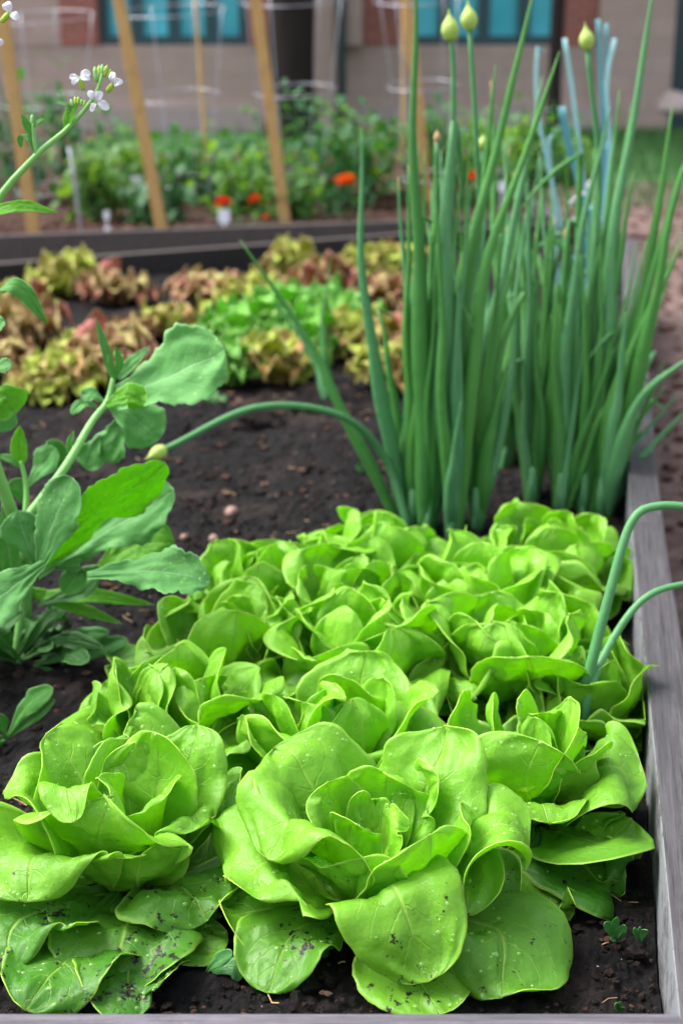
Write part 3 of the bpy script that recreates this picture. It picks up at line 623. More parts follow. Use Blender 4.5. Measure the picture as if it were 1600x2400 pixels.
# ------------------------------------------------------------------ onions
def onion_leaf(root, P, wd, mat, name='leaf', n=26, tone=.3, tipc=None):
    S_ = bez(P, n); s = np.linspace(0, 1, n); q_ = rnd.uniform(0, 9); L_ = np.linalg.norm(P[-1]-P[0])
    S_ = S_+np.stack([np.sin(s*7+q_)*.0035+np.sin(s*17+q_*2)*.0015, np.cos(s*6+q_)*.004, 0*s], 1)*(s*(1-s)*4)[:, None]*(L_/.5)
    if rnd.random() < .16:
        k_ = int(n*rnd.uniform(.7, .88)); d_ = S_[k_:]-S_[k_]; l_ = np.linalg.norm(d_, axis=1); a_ = rnd.uniform(-1, 1); S_[k_:] = S_[k_]+l_[:, None]*np.array((a_*.8, rnd.uniform(-.4, .4), -.25))-np.outer(l_**2, (0, 0, 2.))
    R_ = wd*(1+.06*np.sin(s*23+q_))*(.85+.35*np.sin(PI*np.clip(s*1.6, 0, 1)))*np.clip((1-s)/.75, 0, 1)**.62+.0006
    V, F = tube(S_, R_, 10); uv = np.stack([np.tile(np.linspace(0, 1, 10), n), np.repeat(s, 10)], 1)
    o = mk(name, V, F, mat, root, uv=uv, attrs={'edge': np.zeros(len(V))}, col=(tone, 0, rnd.random(), 1))
    if rnd.random() < .12:
        V, F = tube([S_[-2], S_[-1]+(S_[-1]-S_[-2])*.3], [wd*.16, .0006], 8); mk('dry_tip', V, F, MAT['straw'], root)
    return o
def stalk(root, P, r_, budr, yellow=False):
    S_ = bez(P, 26); V, F = tube(S_, np.linspace(r_, r_*.6, 26), 8)
    o = mk('flower_stalk', V, F, MAT['onion_wax'], root, uv=np.zeros((len(V), 2))+.3, attrs={'edge': np.zeros(len(V))}, col=(.3, 0, .5, 1))
    d = S_[-1]-S_[-3]; d /= np.linalg.norm(d); p0 = S_[-1]
    k = np.linspace(0, 1, 14); rad = budr*np.interp(k, [0, .08, .3, .5, .7, .82, 1], [.3, .75, 1, .9, .4, .14, .03])
    V, F = tube(p0+np.outer(k*budr*3.4-.001, d), rad, 12)
    mk('flower_bud', V, F, MAT['bud'] if not yellow else MAT['straw'], root, uv=np.zeros((len(V), 2))+.3, attrs={'edge': np.zeros(len(V))}, col=(.2, 0, .5, 1))
def onion(base, label, leaves, stalks=(), group='onion plants growing behind the lettuces', name='onion_plant', fill=13):
    """base=(px,py); leaves: (midpx,midpy,tippx,tippy,width_px,dY)"""
    b = G(base[0], base[1], SOIL-.005); root = empty(name, b, label, 'onion', group)
    Y = b[1]; px2m = Y/math.cos(0)/FPX/math.cos(PITCH)*1.02
    r_ = random.Random(int(base[0]*7+base[1])); leaves = list(leaves)
    for k in range(fill):
        tx = base[0]+(r_.uniform(-45, 85) if base[0] < 1290 else r_.uniform(-70, 230)); ty = r_.uniform(330, 800)+(max(0, tx-base[0]-60)*1.2 if base[0] > 1290 else 0); leaves.append((base[0]+(tx-base[0])*.45+r_.uniform(-8, 8), (base[1]+ty)/2, tx, ty, r_.uniform(13, 29), r_.uniform(-.02, .28)))
    for i, L in enumerate(leaves):
        mx, my, tx, ty, wpx, dY = L[:6]; bx_ = L[6] if len(L) > 6 else base[0]+(mx-base[0])*.12
        b2 = G(bx_, base[1]+rnd.uniform(-6, 6), SOIL-.01)
        onion_leaf(root, [b2, D(mx, my, Y+dY*.55), D(tx, ty, Y+dY)], wpx*.86*px2m/2, MAT['onion'] if (i+base[0]) % 3 else MAT['onion_wax'], tone=rnd.uniform(0, .7))
    for st in stalks:
        pts = [G(base[0]+rnd.uniform(-8, 8), base[1], SOIL)]+[D(x, y, Y+dy) for (x, y, dy) in st[0]]
        stalk(root, pts, st[1]*px2m/2, st[2]*px2m/2, len(st) > 3)
    # white sheath at the foot
    S_ = np.array([b+np.array((0, 0, -.01)), b+np.array((0, 0, .03)), b+np.array((0, 0, .07))]); V, F = tube(S_, [.009, .008, .005], 12)
    mk('stem_base', V, F, MAT['onion_wax'], root, uv=np.zeros((len(V), 2))+.3, attrs={'edge': np.zeros(len(V))}, col=(.2, 0, .5, 1))
    return root
onion((965, 1245), 'onion with outer leaves leaning far left and a bud stalk arching over bare soil',
  [(755,860,562,562,26,.05),(865,780,846,300,34,.0),(905,800,860,690,26,.1),(950,1000,975,900,40,.06),(985,1100,935,960,28,.1)],
  [([(905,1080,.0),(800,975,-.05),(600,955,-.12),(388,1052,-.2)], 20, 31)])
onion((1000, 1255), 'onion plant with the tallest straight leaves, at the left of the front clump',
  [(978,700,975,-60,42,.0),(1010,650,1000,520,34,.05),(1040,760,1090,-80,46,.0),(1020,600,1018,330,26,.08),(985,560,925,300,16,.15)],
  [([(1050,700,.1),(1062,200,.12),(1056,95,.12)],18,40), ([(1022,700,.1),(1024,330,.1)],14,16,1)])
onion((1055, 1265), 'onion plant in the middle of the front clump, with broad leaves and a budded stalk',
  [(1090,700,1250,-30,44,.1),(1070,900,1075,640,34,.0),(1095,800,1160,150,34,.1),(1130,700,1310,120,38,.05),(1060,1100,1080,940,30,-.05),(1110,850,1130,600,30,.1)],
  [([(1120,600,.1),(1115,330,.1),(1100,70,.1)],18,38)])
onion((1110, 1240), 'onion plant at the right of the front clump with leaves leaning to the right',
  [(1150,800,1270,180,40,.15),(1170,850,1280,560,34,.1),(1140,900,1200,620,40,.05),(1190,900,1230,500,26,.2),(1150,1000,1190,840,44,.0),(1130,800,1105,420,30,.2)],
  [([(1110,700,.2),(1130,350,.2)],14,24)])
onion((1245, 1190), 'onion plant in the gap between the two clumps, with slender upright leaves',
  [(1240,800,1230,350,28,.15),(1215,900,1215,600,28,.1),(1270,850,1300,520,30,.15),(1200,700,1180,330,24,.3),(1265,1000,1250,700,30,0)])
onion((1310, 1205), 'onion plant at the left of the rear clump with upright leaves and a bud',
  [(1310,800,1340,420,36,.1),(1330,750,1430,250,34,.1),(1290,950,1300,690,30,.1),(1340,900,1380,120,34,.15),(1320,1000,1320,760,36,.05)],
  [([(1400,500,.1),(1376,115,.1)],20,34)])
onion((1365, 1205), 'onion plant in the middle of the rear clump, its tall leaf reaching the top edge',
  [(1440,600,1530,-40,42,.1),(1370,850,1440,400,34,.1),(1400,900,1485,400,36,.05),(1360,1000,1355,600,40,.1),(1380,700,1400,380,38,.2),(1395,760,1450,210,30,.2)],
  [([(1380,900,.2),(1330,560,.2)],13,20,1)])
onion((1405, 1215), 'onion plant at the right of the rear clump, thick leaves fanning over the side board',
  [(1480,850,1575,250,44,.1),(1510,700,1600,380,36,.1),(1490,950,1640,820,38,-.05),(1450,900,1600,560,40,.05),(1560,560,1640,290,34,.0),(1440,1000,1465,730,40,.0),(1440,1000,1420,680,44,.1)])
onion((1320, 1100), 'onion plant behind the rear clump, half hidden, with bluish leaves',
  [(1330,700,1300,330,30,.2),(1360,700,1350,300,30,.2),(1290,800,1240,470,28,.3),(1400,800,1420,480,32,.2),(1410,700,1480,240,28,.2)])
onion((1180, 1110), 'onion plant standing behind the front clump, seen through its leaves',
  [(1170,700,1150,200,30,.2),(1200,700,1225,380,28,.3),(1140,750,1110,300,26,.3),(1230,800,1270,420,30,.2)])
onion((770, 940), 'small lone onion with a thin bent leaf near the red lettuces',
  [(755,800,775,600,14,.1),(735,840,640,700,18,.05),(765,860,760,760,22,.0)], fill=0, group='onion plants growing behind the lettuces')
# young onion between the lettuces
yo = G(1372, 1630, .27); root = empty('onion_plant', (yo[0], yo[1], SOIL), 'slim young onion with two bending leaves between lettuces by the side board', 'onion', 'onion plants growing behind the lettuces')
yb0 = np.array((yo[0], yo[1], SOIL))
for P, wd in (([yb0, G(1372,1620,.28), D(1425,1400,yo[1]+.0), D(1478,1225,yo[1]+.02), D(1540,1186,yo[1]+.03), D(1640,1190,yo[1]+.03)], .0072), ([yb0, G(1380,1625,.28), D(1440,1490,yo[1]+.02), D(1520,1395,yo[1]+.04), D(1640,1360,yo[1]+.06)], .0058)):
    S_ = bez(P, 40); V, F = tube(S_, np.linspace(wd, wd*.55, 40), 10)
    mk('leaf', V, F, MAT['onion_wax'], root, uv=np.zeros((len(V), 2))+.3, attrs={'edge': np.zeros(len(V))}, col=(.1, 0, .5, 1))
# onion on the path side at right edge
# ------------------------------------------------------------------ bolted radish
rb = G(30, 1560, SOIL); rad = empty('radish_plant', rb, 'bolted radish plant at the left edge with wet leaves, flower stems and white flowers', 'radish')
YR = 1.5
def rleaf(b0, m0, t0, Wpx, Y=YR, mat='radish', cup=.35, ruf=.5, roll=0, seed=0, prof='long', serr=.09, lobes=0, tone=.3, dY=(0, 0), hint=(0, -.75, .65), pet=.12, drops=0, name='leaf'):
    pts = [D(*b0, Y), D(*m0, Y+dY[0]), D(*t0, Y+dY[1])]
    o, V3 = make_leaf(name, rad, MAT[mat], pts, Wpx*Y*1.05/FPX, .0005, None, (tone, 0, .5, 1), True, 21, 40, cup=cup, ruf=ruf, roll=roll, seed=seed, profile=prof, serr=serr, petiole=pet, hint=np.array(hint), lobes=lobes)
    if drops: scatter_drops(RD, V3, drops, .0006, .002, seed, .0007)
    return o
RD = MB()
rleaf((270,935),(400,880),(526,818),205,1.62,'radish_pale',.4,.4,0,1,drops=140,pet=.3,serr=.14,tone=0)
rleaf((262,935),(312,975),(372,1030),125,1.68,'radish_pale',.3,.5,0,2,drops=10,pet=.3)
rleaf((290,970),(265,1030),(245,1082),90,1.7,'radish_pale',.3,.5,0,3)
rleaf((235,1020),(215,1060),(205,1100),75,1.7,'radish_pale',.3,.5,0,4)
rleaf((80,1345),(225,1205),(392,1095),200,1.5,'radish_lit',.35,.45,0,5,hint=(0,.6,.75),tone=0,drops=120,serr=.22,pet=.16)
rleaf((90,1345),(130,1220),(175,1120),140,1.48,'radish_pale',.5,.4,-10,6,drops=120,serr=.16)
rleaf((85,1320),(60,1260),(40,1200),110,1.5,'radish_pale',.5,.4,0,26,drops=14)
rleaf((90,1350),(260,1240),(415,1150),150,1.62,'radish_pale',.3,.7,0,7,lobes=3,serr=.2)
rleaf((215,1350),(300,1285),(405,1265),170,1.72,'radish_lit',.3,.6,0,8,tone=.3,lobes=2,serr=.2)
rleaf((205,1350),(350,1338),(492,1356),130,1.42,'radish_pale',.25,.7,0,9,hint=(0,-.6,.8),drops=260,serr=.24,pet=.16)
rleaf((105,1320),(30,1375),(-70,1450),150,1.45,'radish_pale',.4,.5,0,10,drops=80,serr=.16)
rleaf((250,950),(300,925),(340,945),70,1.5,'radish_lit',.5,.5,0,11,tone=0,pet=.3)
rleaf((70,1400),(210,1395),(360,1418),42,1.6,'radish_lit',.5,.4,0,12,prof='lance',tone=.3,dY=(0,.02))
rleaf((60,1380),(170,1420),(285,1462),40,1.6,'radish_lit',.5,.4,0,13,prof='lance',tone=.4)
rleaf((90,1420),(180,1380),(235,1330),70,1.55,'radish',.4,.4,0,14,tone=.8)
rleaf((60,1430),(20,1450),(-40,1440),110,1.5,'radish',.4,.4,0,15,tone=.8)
rleaf((130,1330),(190,1330),(150,1390),70,1.5,'radish',.4,.4,0,16,tone=.2)
rleaf((10,1180),(20,1270),(30,1370),90,1.55,'radish',.4,.4,0,17,tone=.2)
# bottom rosette leaves, dark tone paints in shade under the canopy and wetness
rq = random.Random(5)
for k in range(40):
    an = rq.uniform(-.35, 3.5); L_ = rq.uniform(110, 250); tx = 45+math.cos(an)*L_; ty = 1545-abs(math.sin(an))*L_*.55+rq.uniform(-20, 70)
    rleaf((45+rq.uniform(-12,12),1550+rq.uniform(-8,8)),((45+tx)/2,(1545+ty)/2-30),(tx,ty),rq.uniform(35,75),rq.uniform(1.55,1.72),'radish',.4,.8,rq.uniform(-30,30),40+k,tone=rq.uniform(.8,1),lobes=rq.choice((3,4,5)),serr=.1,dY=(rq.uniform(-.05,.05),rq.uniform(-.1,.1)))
for t0, m0, w_, l_ in (((255,1480),(170,1500),46,6),((245,1590),(160,1580),40,6),((300,1500),(230,1520),50,5)):
    rleaf((80,1560),m0,t0,w_,1.6,'radish_pale',.4,.7,0,w_,tone=.5,lobes=l_,serr=.1)
# stems
def rstem(pts, r0, r1, name='stem', mat='radish_stem'):
    S_ = bez([D(x, y, Y) for x, y, Y in pts], 30); V, F = tube(S_, np.linspace(r0, r1, 30), 12)
    return mk(name, V, F, MAT[mat], rad, uv=np.zeros((len(V), 2))+.3, attrs={'edge': np.zeros(len(V))}, col=(.1, 0, .5, 1))
rstem([(45,1560,1.64),(60,1400,1.6),(60,1290,1.55),(45,1230,1.53)], .010, .0065)
rstem([(45,1240,1.53),(150,1100,1.56),(215,990,1.6),(252,940,1.62),(268,880,1.63)], .0062, .003)
rstem([(40,1235,1.53),(0,1120,1.5),(-40,1000,1.48)], .0075, .006)
rstem([(60,1215,1.55),(62,1140,1.56),(50,1080,1.56)], .0035, .0025)
rstem([(-40,1000,1.48),(-60,700,1.46),(-20,500,1.45),(75,375,1.45),(155,305,1.45),(205,250,1.45),(228,215,1.45),(240,172,1.45)], .007, .0016)
rstem([(85,358,1.45),(80,320,1.45),(78,290,1.45)], .0022, .0016)
rleaf((265,890),(245,810),(224,745),22,1.63,'radish_pale',.3,.3,0,50,prof='lance')
rleaf((275,890),(310,850),(352,812),34,1.63,'radish_pale',.3,.3,0,51,prof='lance')
rleaf((270,890),(262,860),(255,830),18,1.62,'radish',.3,.3,0,52,prof='lance',tone=0)
rleaf((275,880),(280,845),(270,810),20,1.62,'radish',.3,.3,0,53,prof='lance',tone=0)
rleaf((285,880),(300,860),(298,835),18,1.64,'radish',.3,.3,0,54,prof='lance',tone=0)
rleaf((245,940),(215,925),(190,925),44,1.62,'radish_pale',.4,.5,0,55)
rleaf((240,960),(200,945),(165,968),30,1.62,'radish_pale',.4,.5,0,56)
rleaf((175,1080),(165,1040),(175,1010),22,1.58,'radish',.4,.5,0,57,prof='lance',tone=0)
rleaf((50,1090),(45,1045),(48,998),44,1.56,'radish_lit',.3,.3,0,58,prof='lance',tone=0)
rleaf((50,1095),(25,1075),(-10,1068),22,1.56,'radish',.3,.3,0,59,prof='lance')
rleaf((65,1140),(100,1090),(130,1050),70,1.7,'radish_pale',.3,.3,0,60)
rleaf((100,1120),(130,1070),(120,1030),60,1.72,'radish',.3,.3,0,61)
rleaf((55,1180),(45,1150),(28,1125),50,1.6,'radish',.3,.3,0,62)
rleaf((-30,940),(5,935),(38,970),110,1.5,'radish_lit',.3,.3,0,63,tone=.1)
rleaf((-20,960),(10,985),(20,1010),60,1.52,'radish_pale',.3,.3,0,64)
rleaf((-30,870),(0,860),(28,850),40,1.5,'radish_pale',.3,.3,0,65)
rleaf((-30,700),(40,672),(112,760),46,1.48,'radish',.4,.5,0,66,prof='lance',tone=.1)
rleaf((-20,690),(30,675),(70,690),34,1.49,'radish_pale',.4,.5,0,67)
rleaf((-30,770),(-5,760),(10,750),50,1.5,'radish_pale',.4,.5,0,68)
rleaf((-40,505),(50,483),(138,498),34,1.44,'radish_lit',.4,.3,0,69,prof='lance',tone=0)
rleaf((157,308),(165,265),(186,236),30,1.45,'radish_lit',.5,.3,0,70,prof='lance',tone=0)
rleaf((168,262),(155,245),(130,240),10,1.45,'radish_pale',.5,.3,0,71,prof='lance')
rleaf((78,318),(62,290),(50,266),20,1.45,'radish',.5,.3,0,72,prof='lance',tone=0)
rleaf((80,300),(90,285),(106,278),10,1.45,'radish',.5,.3,0,73,prof='lance',tone=0)
rleaf((84,358),(70,325),(48,316),18,1.45,'radish_pale',.5,.3,0,74,prof='lance')
rleaf((48,316),(48,330),(50,346),16,1.45,'radish',.5,.3,0,75,prof='lance',tone=0)
def rbud(px, py, tx, ty, wpx, Y=1.45):
    a, b_ = D(px, py, Y), D(tx, ty, Y+.003); k = np.linspace(0, 1, 9); wv = wpx*Y/FPX/2
    V, F = tube(a+np.outer(k, b_-a), wv*np.interp(k, [0, .3, .75, 1], [.5, 1, .9, .1]), 8)
    mk('flower_bud', V, F, MAT['calyx'] if rnd.random() < .3 else MAT['radish_stem'], rad, uv=np.zeros((len(V), 2))+.3, attrs={'edge': np.zeros(len(V))}, col=(0, 0, .5, 1))
for b_ in ((228,192,222,155,12),(236,182,232,152,11),(240,178,240,150,10),(245,180,252,152,10),(252,184,260,162,9),(232,186,228,160,9),(246,172,247,156,9),
           (172,250,166,232,8),(178,246,176,226,8),(184,246,184,226,8),(190,248,192,232,8),(196,250,200,234,7),(76,292,76,268,9)): rbud(*b_)
for b_ in ((262,850,258,835,8),(276,845,276,828,8),(284,848,288,830,8),(270,838,270,822,7)): rbud(*b_, 1.63)
def rflower(cx, cy, petals, cal, Y=1.45):
    root = rad; c = D(cx, cy, Y); a, b_ = D(*cal, Y), c; k = np.linspace(0, 1, 8)
    V, F = tube(a+np.outer(k, b_-a), .0030*np.interp(k, [0, .1, .6, 1], [.25, .8, 1, .8]), 8)
    fl = mk('flower', V, F, MAT['calyx'], root)
    for i, (tx, ty, wpx) in enumerate(petals):
        tp = D(tx, ty, Y-.004*(i % 2)); m_ = (c+tp)/2+np.array((0, -.002, .001))
        V, uv, ed, V3 = leaf_geo([c, m_, tp], wpx*Y/FPX, cup=.4, ruf=.8, seed=i+cx+50, nu=9, nv=12, petiole=.2, hint=np.array((0, -1, .2)))
        o = mk('petal', V+np.array(parent_world(root))*0, grid_faces(9, 12), MAT['petal'], None, uv=uv)
        o.parent = fl; o.location = -Vector(parent_world(rad))
        s = o.modifiers.new('t', 'SOLIDIFY'); s.thickness = .0003
rflower(187,183,[(213,170,20),(212,186,14),(163,182,14),(170,198,14)],(197,212))
rflower(266,197,[(264,168,18),(288,192,18),(280,200,16),(272,180,14)],(250,216))
rflower(226,238,[(207,213,18),(240,215,20),(256,256,22),(215,262,14)],(220,252))
rflower(24,30,[(15,4,24),(46,46,20)],(2,52))
rflower(-6,98,[(6,106,20),(-14,80,20)],(-14,118))
o = RD.build('water_drops', MAT['water'], rad); o['kind'] = 'stuff'
# small weed at lower left
def weed(pxs, label, leaves, Y=None, cat='seedling', mat='weed', grp='weed seedlings in the bed'):
    b = G(*pxs, SOIL); root = empty('seedling', b, label, cat, grp)
    Y = b[1]
    for i, (m_, t0, wpx) in enumerate(leaves):
        pts = [b+np.array((0, 0, .001)), D(*m_, Y-.004), D(*t0, Y-.010)]
        make_leaf('leaf', root, MAT[mat], pts, wpx*Y*1.05/FPX, .0005, None, (.3, 0, .5, 1), False, 11, 18, cup=.3, ruf=.5, seed=i+int(pxs[0]), profile='long', serr=.06, petiole=.08, hint=np.array((0, -.7, .7)))
weed((15,1735), 'seedling with two wavy dark leaves at the left edge above the front left lettuce', [((60,1660),(125,1612),60),((70,1690),(130,1640),34),((5,1700),(0,1670),40),((-10,1750),(-30,1720),60)], mat='radish')
weed((1442,2215), 'tiny four-leaved seedling on bare soil near the side board', [((1450,2190),(1465,2168),26),((1425,2175),(1416,2162),26),((1440,2170),(1445,2150),22),((1440,2200),(1430,2202),20),((1450,2196),(1452,2190),18)])
weed((1500,2215), 'tinier seedling just right of the four-leaved one', [((1488,2185),(1484,2176),16),((1508,2186),(1516,2180),18),((1496,2190),(1498,2172),14)])
weed((1450,2380), 'seedling sprouting against the front board in the right corner', [((1445,2362),(1440,2352),18),((1455,2366),(1460,2360),14),((1448,2360),(1452,2348),12)])
weed((478,2290), 'broad-leafed seedling on soil between the two front lettuces', [((480,2310),(478,2325),30),((500,2260),(545,2230),40),((545,2265),(560,2300),50)])
weed((490,945), 'small green seedling below the frilly lettuces', [((480,930),(472,915),20),((500,930),(512,918),20),((515,940),(530,930),22)])
weed((855,1115), 'pale grey-green seedling on the soil left of the onion clump', [((845,1100),(835,1092),22),((862,1100),(868,1090),18)])
weed((360,1190), 'thin grassy seedling beside the fibrous clod', [((385,1180),(398,1165),8),((380,1195),(384,1170),7)])

# ------------------------------------------------------------------ loose-leaf lettuces behind
def frill_proto(mat, seed, R=.10, n=13):
    r = np.random.default_rng(seed); root = empty('lettuce', (0, 0, 0)); 
    for k in range(n):
        lay = k/n; az = k*2.4+r.uniform(-.3, .3); rr = R*(.35+.75*lay); hh = R*(1.15-.8*lay)*r.uniform(.6, 1.25); c_, s_ = math.cos(az), math.sin(az)
        pts = [(c_*.01, s_*.01, .0), (c_*rr*.6, s_*rr*.6, hh*.8), (c_*rr*1.1, s_*rr*1.1, hh)]
        make_leaf('leaf', root, MAT[mat], pts, R*r.uniform(.8, 1.5), .001, None, (min(1, max(0, r.uniform(-.3, 1.0))), 0, .5, 1), False, 25, 22, cup=.3, ruf=1.5, seed=seed*31+k, rfreq=2.2, petiole=.35)
    return root
PR = {}
for q, (mt, sds) in enumerate((('red_lettuce', (1, 2)), ('yellow_lettuce', (3, 4)), ('green_lettuce', (5, 6)))):
    for s_ in sds: PR[(mt[0], s_ % 2)] = frill_proto(mt, s_)
used = set()
LL = [  # px, py, colour, scale, label
 (150,660,'y',1.15,'yellow-green loose-leaf lettuce near the back board, above the bolted radish'),(255,665,'r',.95,'red-topped loose-leaf lettuce right of the yellow one at the back board'),
 (40,700,'y',1.0,'olive loose-leaf lettuce at the left edge, near the back board'),(80,770,'r',1.0,'brownish red loose-leaf lettuce at left, between the olive and the pink-edged ones'),
 (20,830,'r',1.0,'pink-edged loose-leaf lettuce at the left edge in the patch'),(150,880,'y',1.0,'yellow and red loose-leaf lettuce closest to the bare soil at left'),
 (230,790,'y',.85,'small yellow-green lettuce just behind the radish bud spike'),(270,850,'r',1.05,'deep red loose-leaf lettuce directly behind the radish bud spike'),
 (335,765,'r',.8,'small bronze lettuce beside the gap of dark soil'),(400,760,'y',.95,'mustard coloured lettuce at the centre left of the patch'),
 (480,690,'r',1.15,'upright bronze lettuce standing tall beside the dark gap'),(590,660,'y',1.0,'yellow-green loose-leaf lettuce just in front of the back board, left of centre'),
 (680,610,'y',.95,'pale yellow lettuce at the back board in the middle'),(770,640,'r',1.05,'pinkish loose-leaf lettuce in the back row behind the bright green one'),
 (860,610,'y',.95,'yellow lettuce against the back board left of the tall onions'),(930,600,'y',1.05,'yellow-green lettuce against the back board right behind the tall onions'),
 (930,700,'r',1.05,'pale red lettuce seen just left of the tall onion leaves'),(650,740,'g',1.25,'bright green frilly lettuce in the middle of the patch'),
 (790,735,'g',1.35,'bright green frilly lettuce nearest the lone small onion'),(540,790,'g',1.05,'green frilly lettuce right behind the broad radish leaf'),
 (510,860,'g',.8,'small green frilly lettuce below the broad radish leaf tip'),(640,850,'y',.95,'yellow-brown lettuce at the near edge, left of the lone small onion'),
 (860,800,'y',1.05,'olive yellow lettuce right of the lone small onion'),(940,800,'r',1.0,'russet lettuce at the near edge against the onion clump'),(920,870,'y',.8,'small olive lettuce at the near edge, touching the onion clump'),
 (560,700,'y',1.0,'pale lettuce between the upright bronze one and the bright green ones'),(320,850,'r',.75,'small pink-tipped lettuce behind the broad radish leaf'),(95,900,'y',.7,'small yellow lettuce peeping over the bare soil at left'),
 (450,840,'y',.75,'small yellow lettuce hidden behind the broad radish leaf'),(725,800,'g',.85,'low green frilly lettuce in the shade of the lone small onion'),(-20,760,'r',.9,'red lettuce cut by the left edge of the picture'),(700,690,'r',.95,'pinkish brown lettuce behind the bright green pair'),(1000,740,'y',1.,'yellow lettuce half seen between the tall onion leaves')]
for i, (px, py, c_, s_, lb) in enumerate(LL):
    key = (c_, i % 2); o = PR[key]
    if key in used: o = copy_tree(PR[key])
    used.add(key)
    p = G(px+rnd.uniform(-18, 18), py+45+rnd.uniform(-14, 14), SOIL); o.location = p; o.rotation_euler = (rnd.uniform(-.22, .22), rnd.uniform(-.22, .22), rnd.uniform(0, 6.28)); k_ = s_*rnd.uniform(1.0, 1.32); o.scale = (k_, k_, k_*rnd.uniform(.6, 1.0))
    tag(o, lb, 'lettuce', 'loose-leaf lettuces at the back of the near bed')

# ------------------------------------------------------------------ far bed
b2a, b2b = G(0, 553, TOP), G(950, 518, TOP); sl2 = (b2b[1]-b2a[1])/(b2b[0]-b2a[0]); y2 = lambda x: b2a[1]+(x-b2a[0])*sl2
bed2 = empty('raised_bed', (0, y2(0), 0), 'dark timber frame of the far raised bed where the tomatoes grow', 'raised bed', 'timber raised beds')
board_poly('front_board', [(.82, y2(.82), 0), (0, y2(0), 0), (-3, y2(-3), 0)], .045, 0, TOP, [MAT['board_mid'], MAT['board_mid']], bed2, 1)
board_poly('side_board', [(.821, y2(.82), 0), (.83, y2(.82)+2, 0), (.84, y2(.82)+4, 0)], .045, 0, TOP-.002, [MAT['board_y']], bed2, 1)
tag(soil_patch('far_bed_soil', lambda y: -3.2+0*y, lambda y: .82+0*y, lambda x: y2(x)+.05, lambda x: y2(x)+4.6, 160, 160, SOIL+.03, .05, MAT['mulch'], 23), kind='structure')
mch = MB()
for k in range(2600):
    x = rng.uniform(-2.6, .8); y = y2(x)+.06+3.2*rng.random()**1.5; mch.add(*lump((x, y, SOIL+.045), rng.uniform(.006, .02), rng, .35))
tag(mch.build('bark_mulch', MAT['chip'], smooth=False), kind='stuff')
mch = MB()
for k in range(2600):
    y = 1.2+9*rng.random()**1.4; x = xr(min(y, 4.5))+.06+rng.random()**1.2*(.5+y*.35)
    if y > 4.9 and x < .95: continue
    mch.add(*lump((x, y, .006), rng.uniform(.004, .013)*(.6+y*.2), rng, .35))
tag(mch.build('path_mulch', MAT['chip'], smooth=False), kind='stuff')
# stakes
for k, (bx_, by_, tx, ty, lb) in enumerate(((80,545,-8,-60,'leftmost pine stake, leaning, at the left edge of the far bed'),(378,535,268,-60,'pine stake in front of the left end of the teal window'),(668,518,592,-60,'pine stake in front of the dark tree trunk'),(1003,480,948,-60,'pine stake mostly hidden behind the tall onion leaves'))):
    b_ = G(bx_, by_, TOP-.03); b_[1] += .04; Y = b_[1]; a = D(bx_, by_, Y); t0 = D(tx, ty, Y-.03); d = t0-a; L_ = np.linalg.norm(d); d /= L_
    root = empty('wooden_stake', a, lb, 'stake', 'pine stakes in the far bed')
    t1 = np.cross(d, (0, 1, 0)); t1 /= np.linalg.norm(t1); t2 = np.cross(d, t1); V = []
    prof = [(-1, -.9), (-.9, -1), (.9, -1), (1, -.9), (1, .9), (.9, 1), (-.9, 1), (-1, .9)]
    for s_ in np.linspace(-.12, L_*1.25, 14):
        for p_, q_ in prof: V.append(a+d*s_+t1*p_*.0225+t2*q_*.016)
    F = [[j*8+i, j*8+(i+1) % 8, (j+1)*8+(i+1) % 8, (j+1)*8+i] for j in range(13) for i in range(8)]+[list(range(8))[::-1], [104+i for i in range(8)]]
    mk('shaft', V, F, MAT['stake'], root, smooth=False)
    V, F = tube([a+d*(L_*1.25), a+d*(L_*1.25+.02)], [.02, .006], 8); mk('pointed_top', V, F, MAT['stake'], root, smooth=False)
# thin bamboo canes
for (x0, y0, x1, y1, lb) in ((480,310,455,-40,'thin bamboo cane in front of the teal window'),(945,300,945,-40,'thin bamboo cane left of the tall onion leaves')):
    a = D(x0, y0, 7.0); b_ = D(x1, y1, 7.0); a2 = a-(b_-a)*.9; V, F = tube(np.linspace(a2, b_, 12), np.array([.009, .008]*6), 8)
    tag(mk('bamboo_cane', V, F, MAT['stake']), lb, 'cane', 'thin bamboo canes in the far bed')
# cages
def cage(cx, ytop, ymid, wpx, Y, lb, lean=0):
    c = D(cx, ymid, Y); root = empty('tomato_cage', (c[0], Y, SOIL+.02), lb, 'tomato cage', 'wire tomato cages')
    ztop = D(cx, ytop, Y)[2]; zm = c[2]; R_ = wpx*Y/FPX/2
    def zr(z): return R_*(1+.28*(z-zm)/.35)
    for z in (zm, ztop, zm-.36):
        th = np.linspace(0, 2*PI, 41); P = np.stack([c[0]+lean*(z-zm)+zr(z)*np.cos(th), Y+zr(z)*np.sin(th), z+zr(z)*.13*np.sin(th)+zr(z)*.04*np.cos(th)], 1); V, F = tube(P, .0019, 6, False)
        mk('ring', V, F, MAT['wire'], root)
    for k in range(4):
        a = k*PI/2+.5; P = [(c[0]+lean*(z-zm)+zr(z)*math.cos(a), Y+zr(z)*math.sin(a), z) for z in (SOIL-.03, zm, ztop+.02)]; V, F = tube(bez(P, 10), .0019, 6)
        mk('leg', V, F, MAT['wire'], root)
cage(100, 40, 236, 200, 6.2, 'wire tomato cage at the left, its top ring behind the leftmost stake')
cage(415, 25, 225, 190, 6.4, 'wire tomato cage in front of the teal window at left', -.03)
cage(690, 0, 212, 185, 6.3, 'wire tomato cage in front of the dark tree trunk')
cage(990, 0, 200, 160, 6.0, 'wire tomato cage just behind the tall onion leaves', -.06)
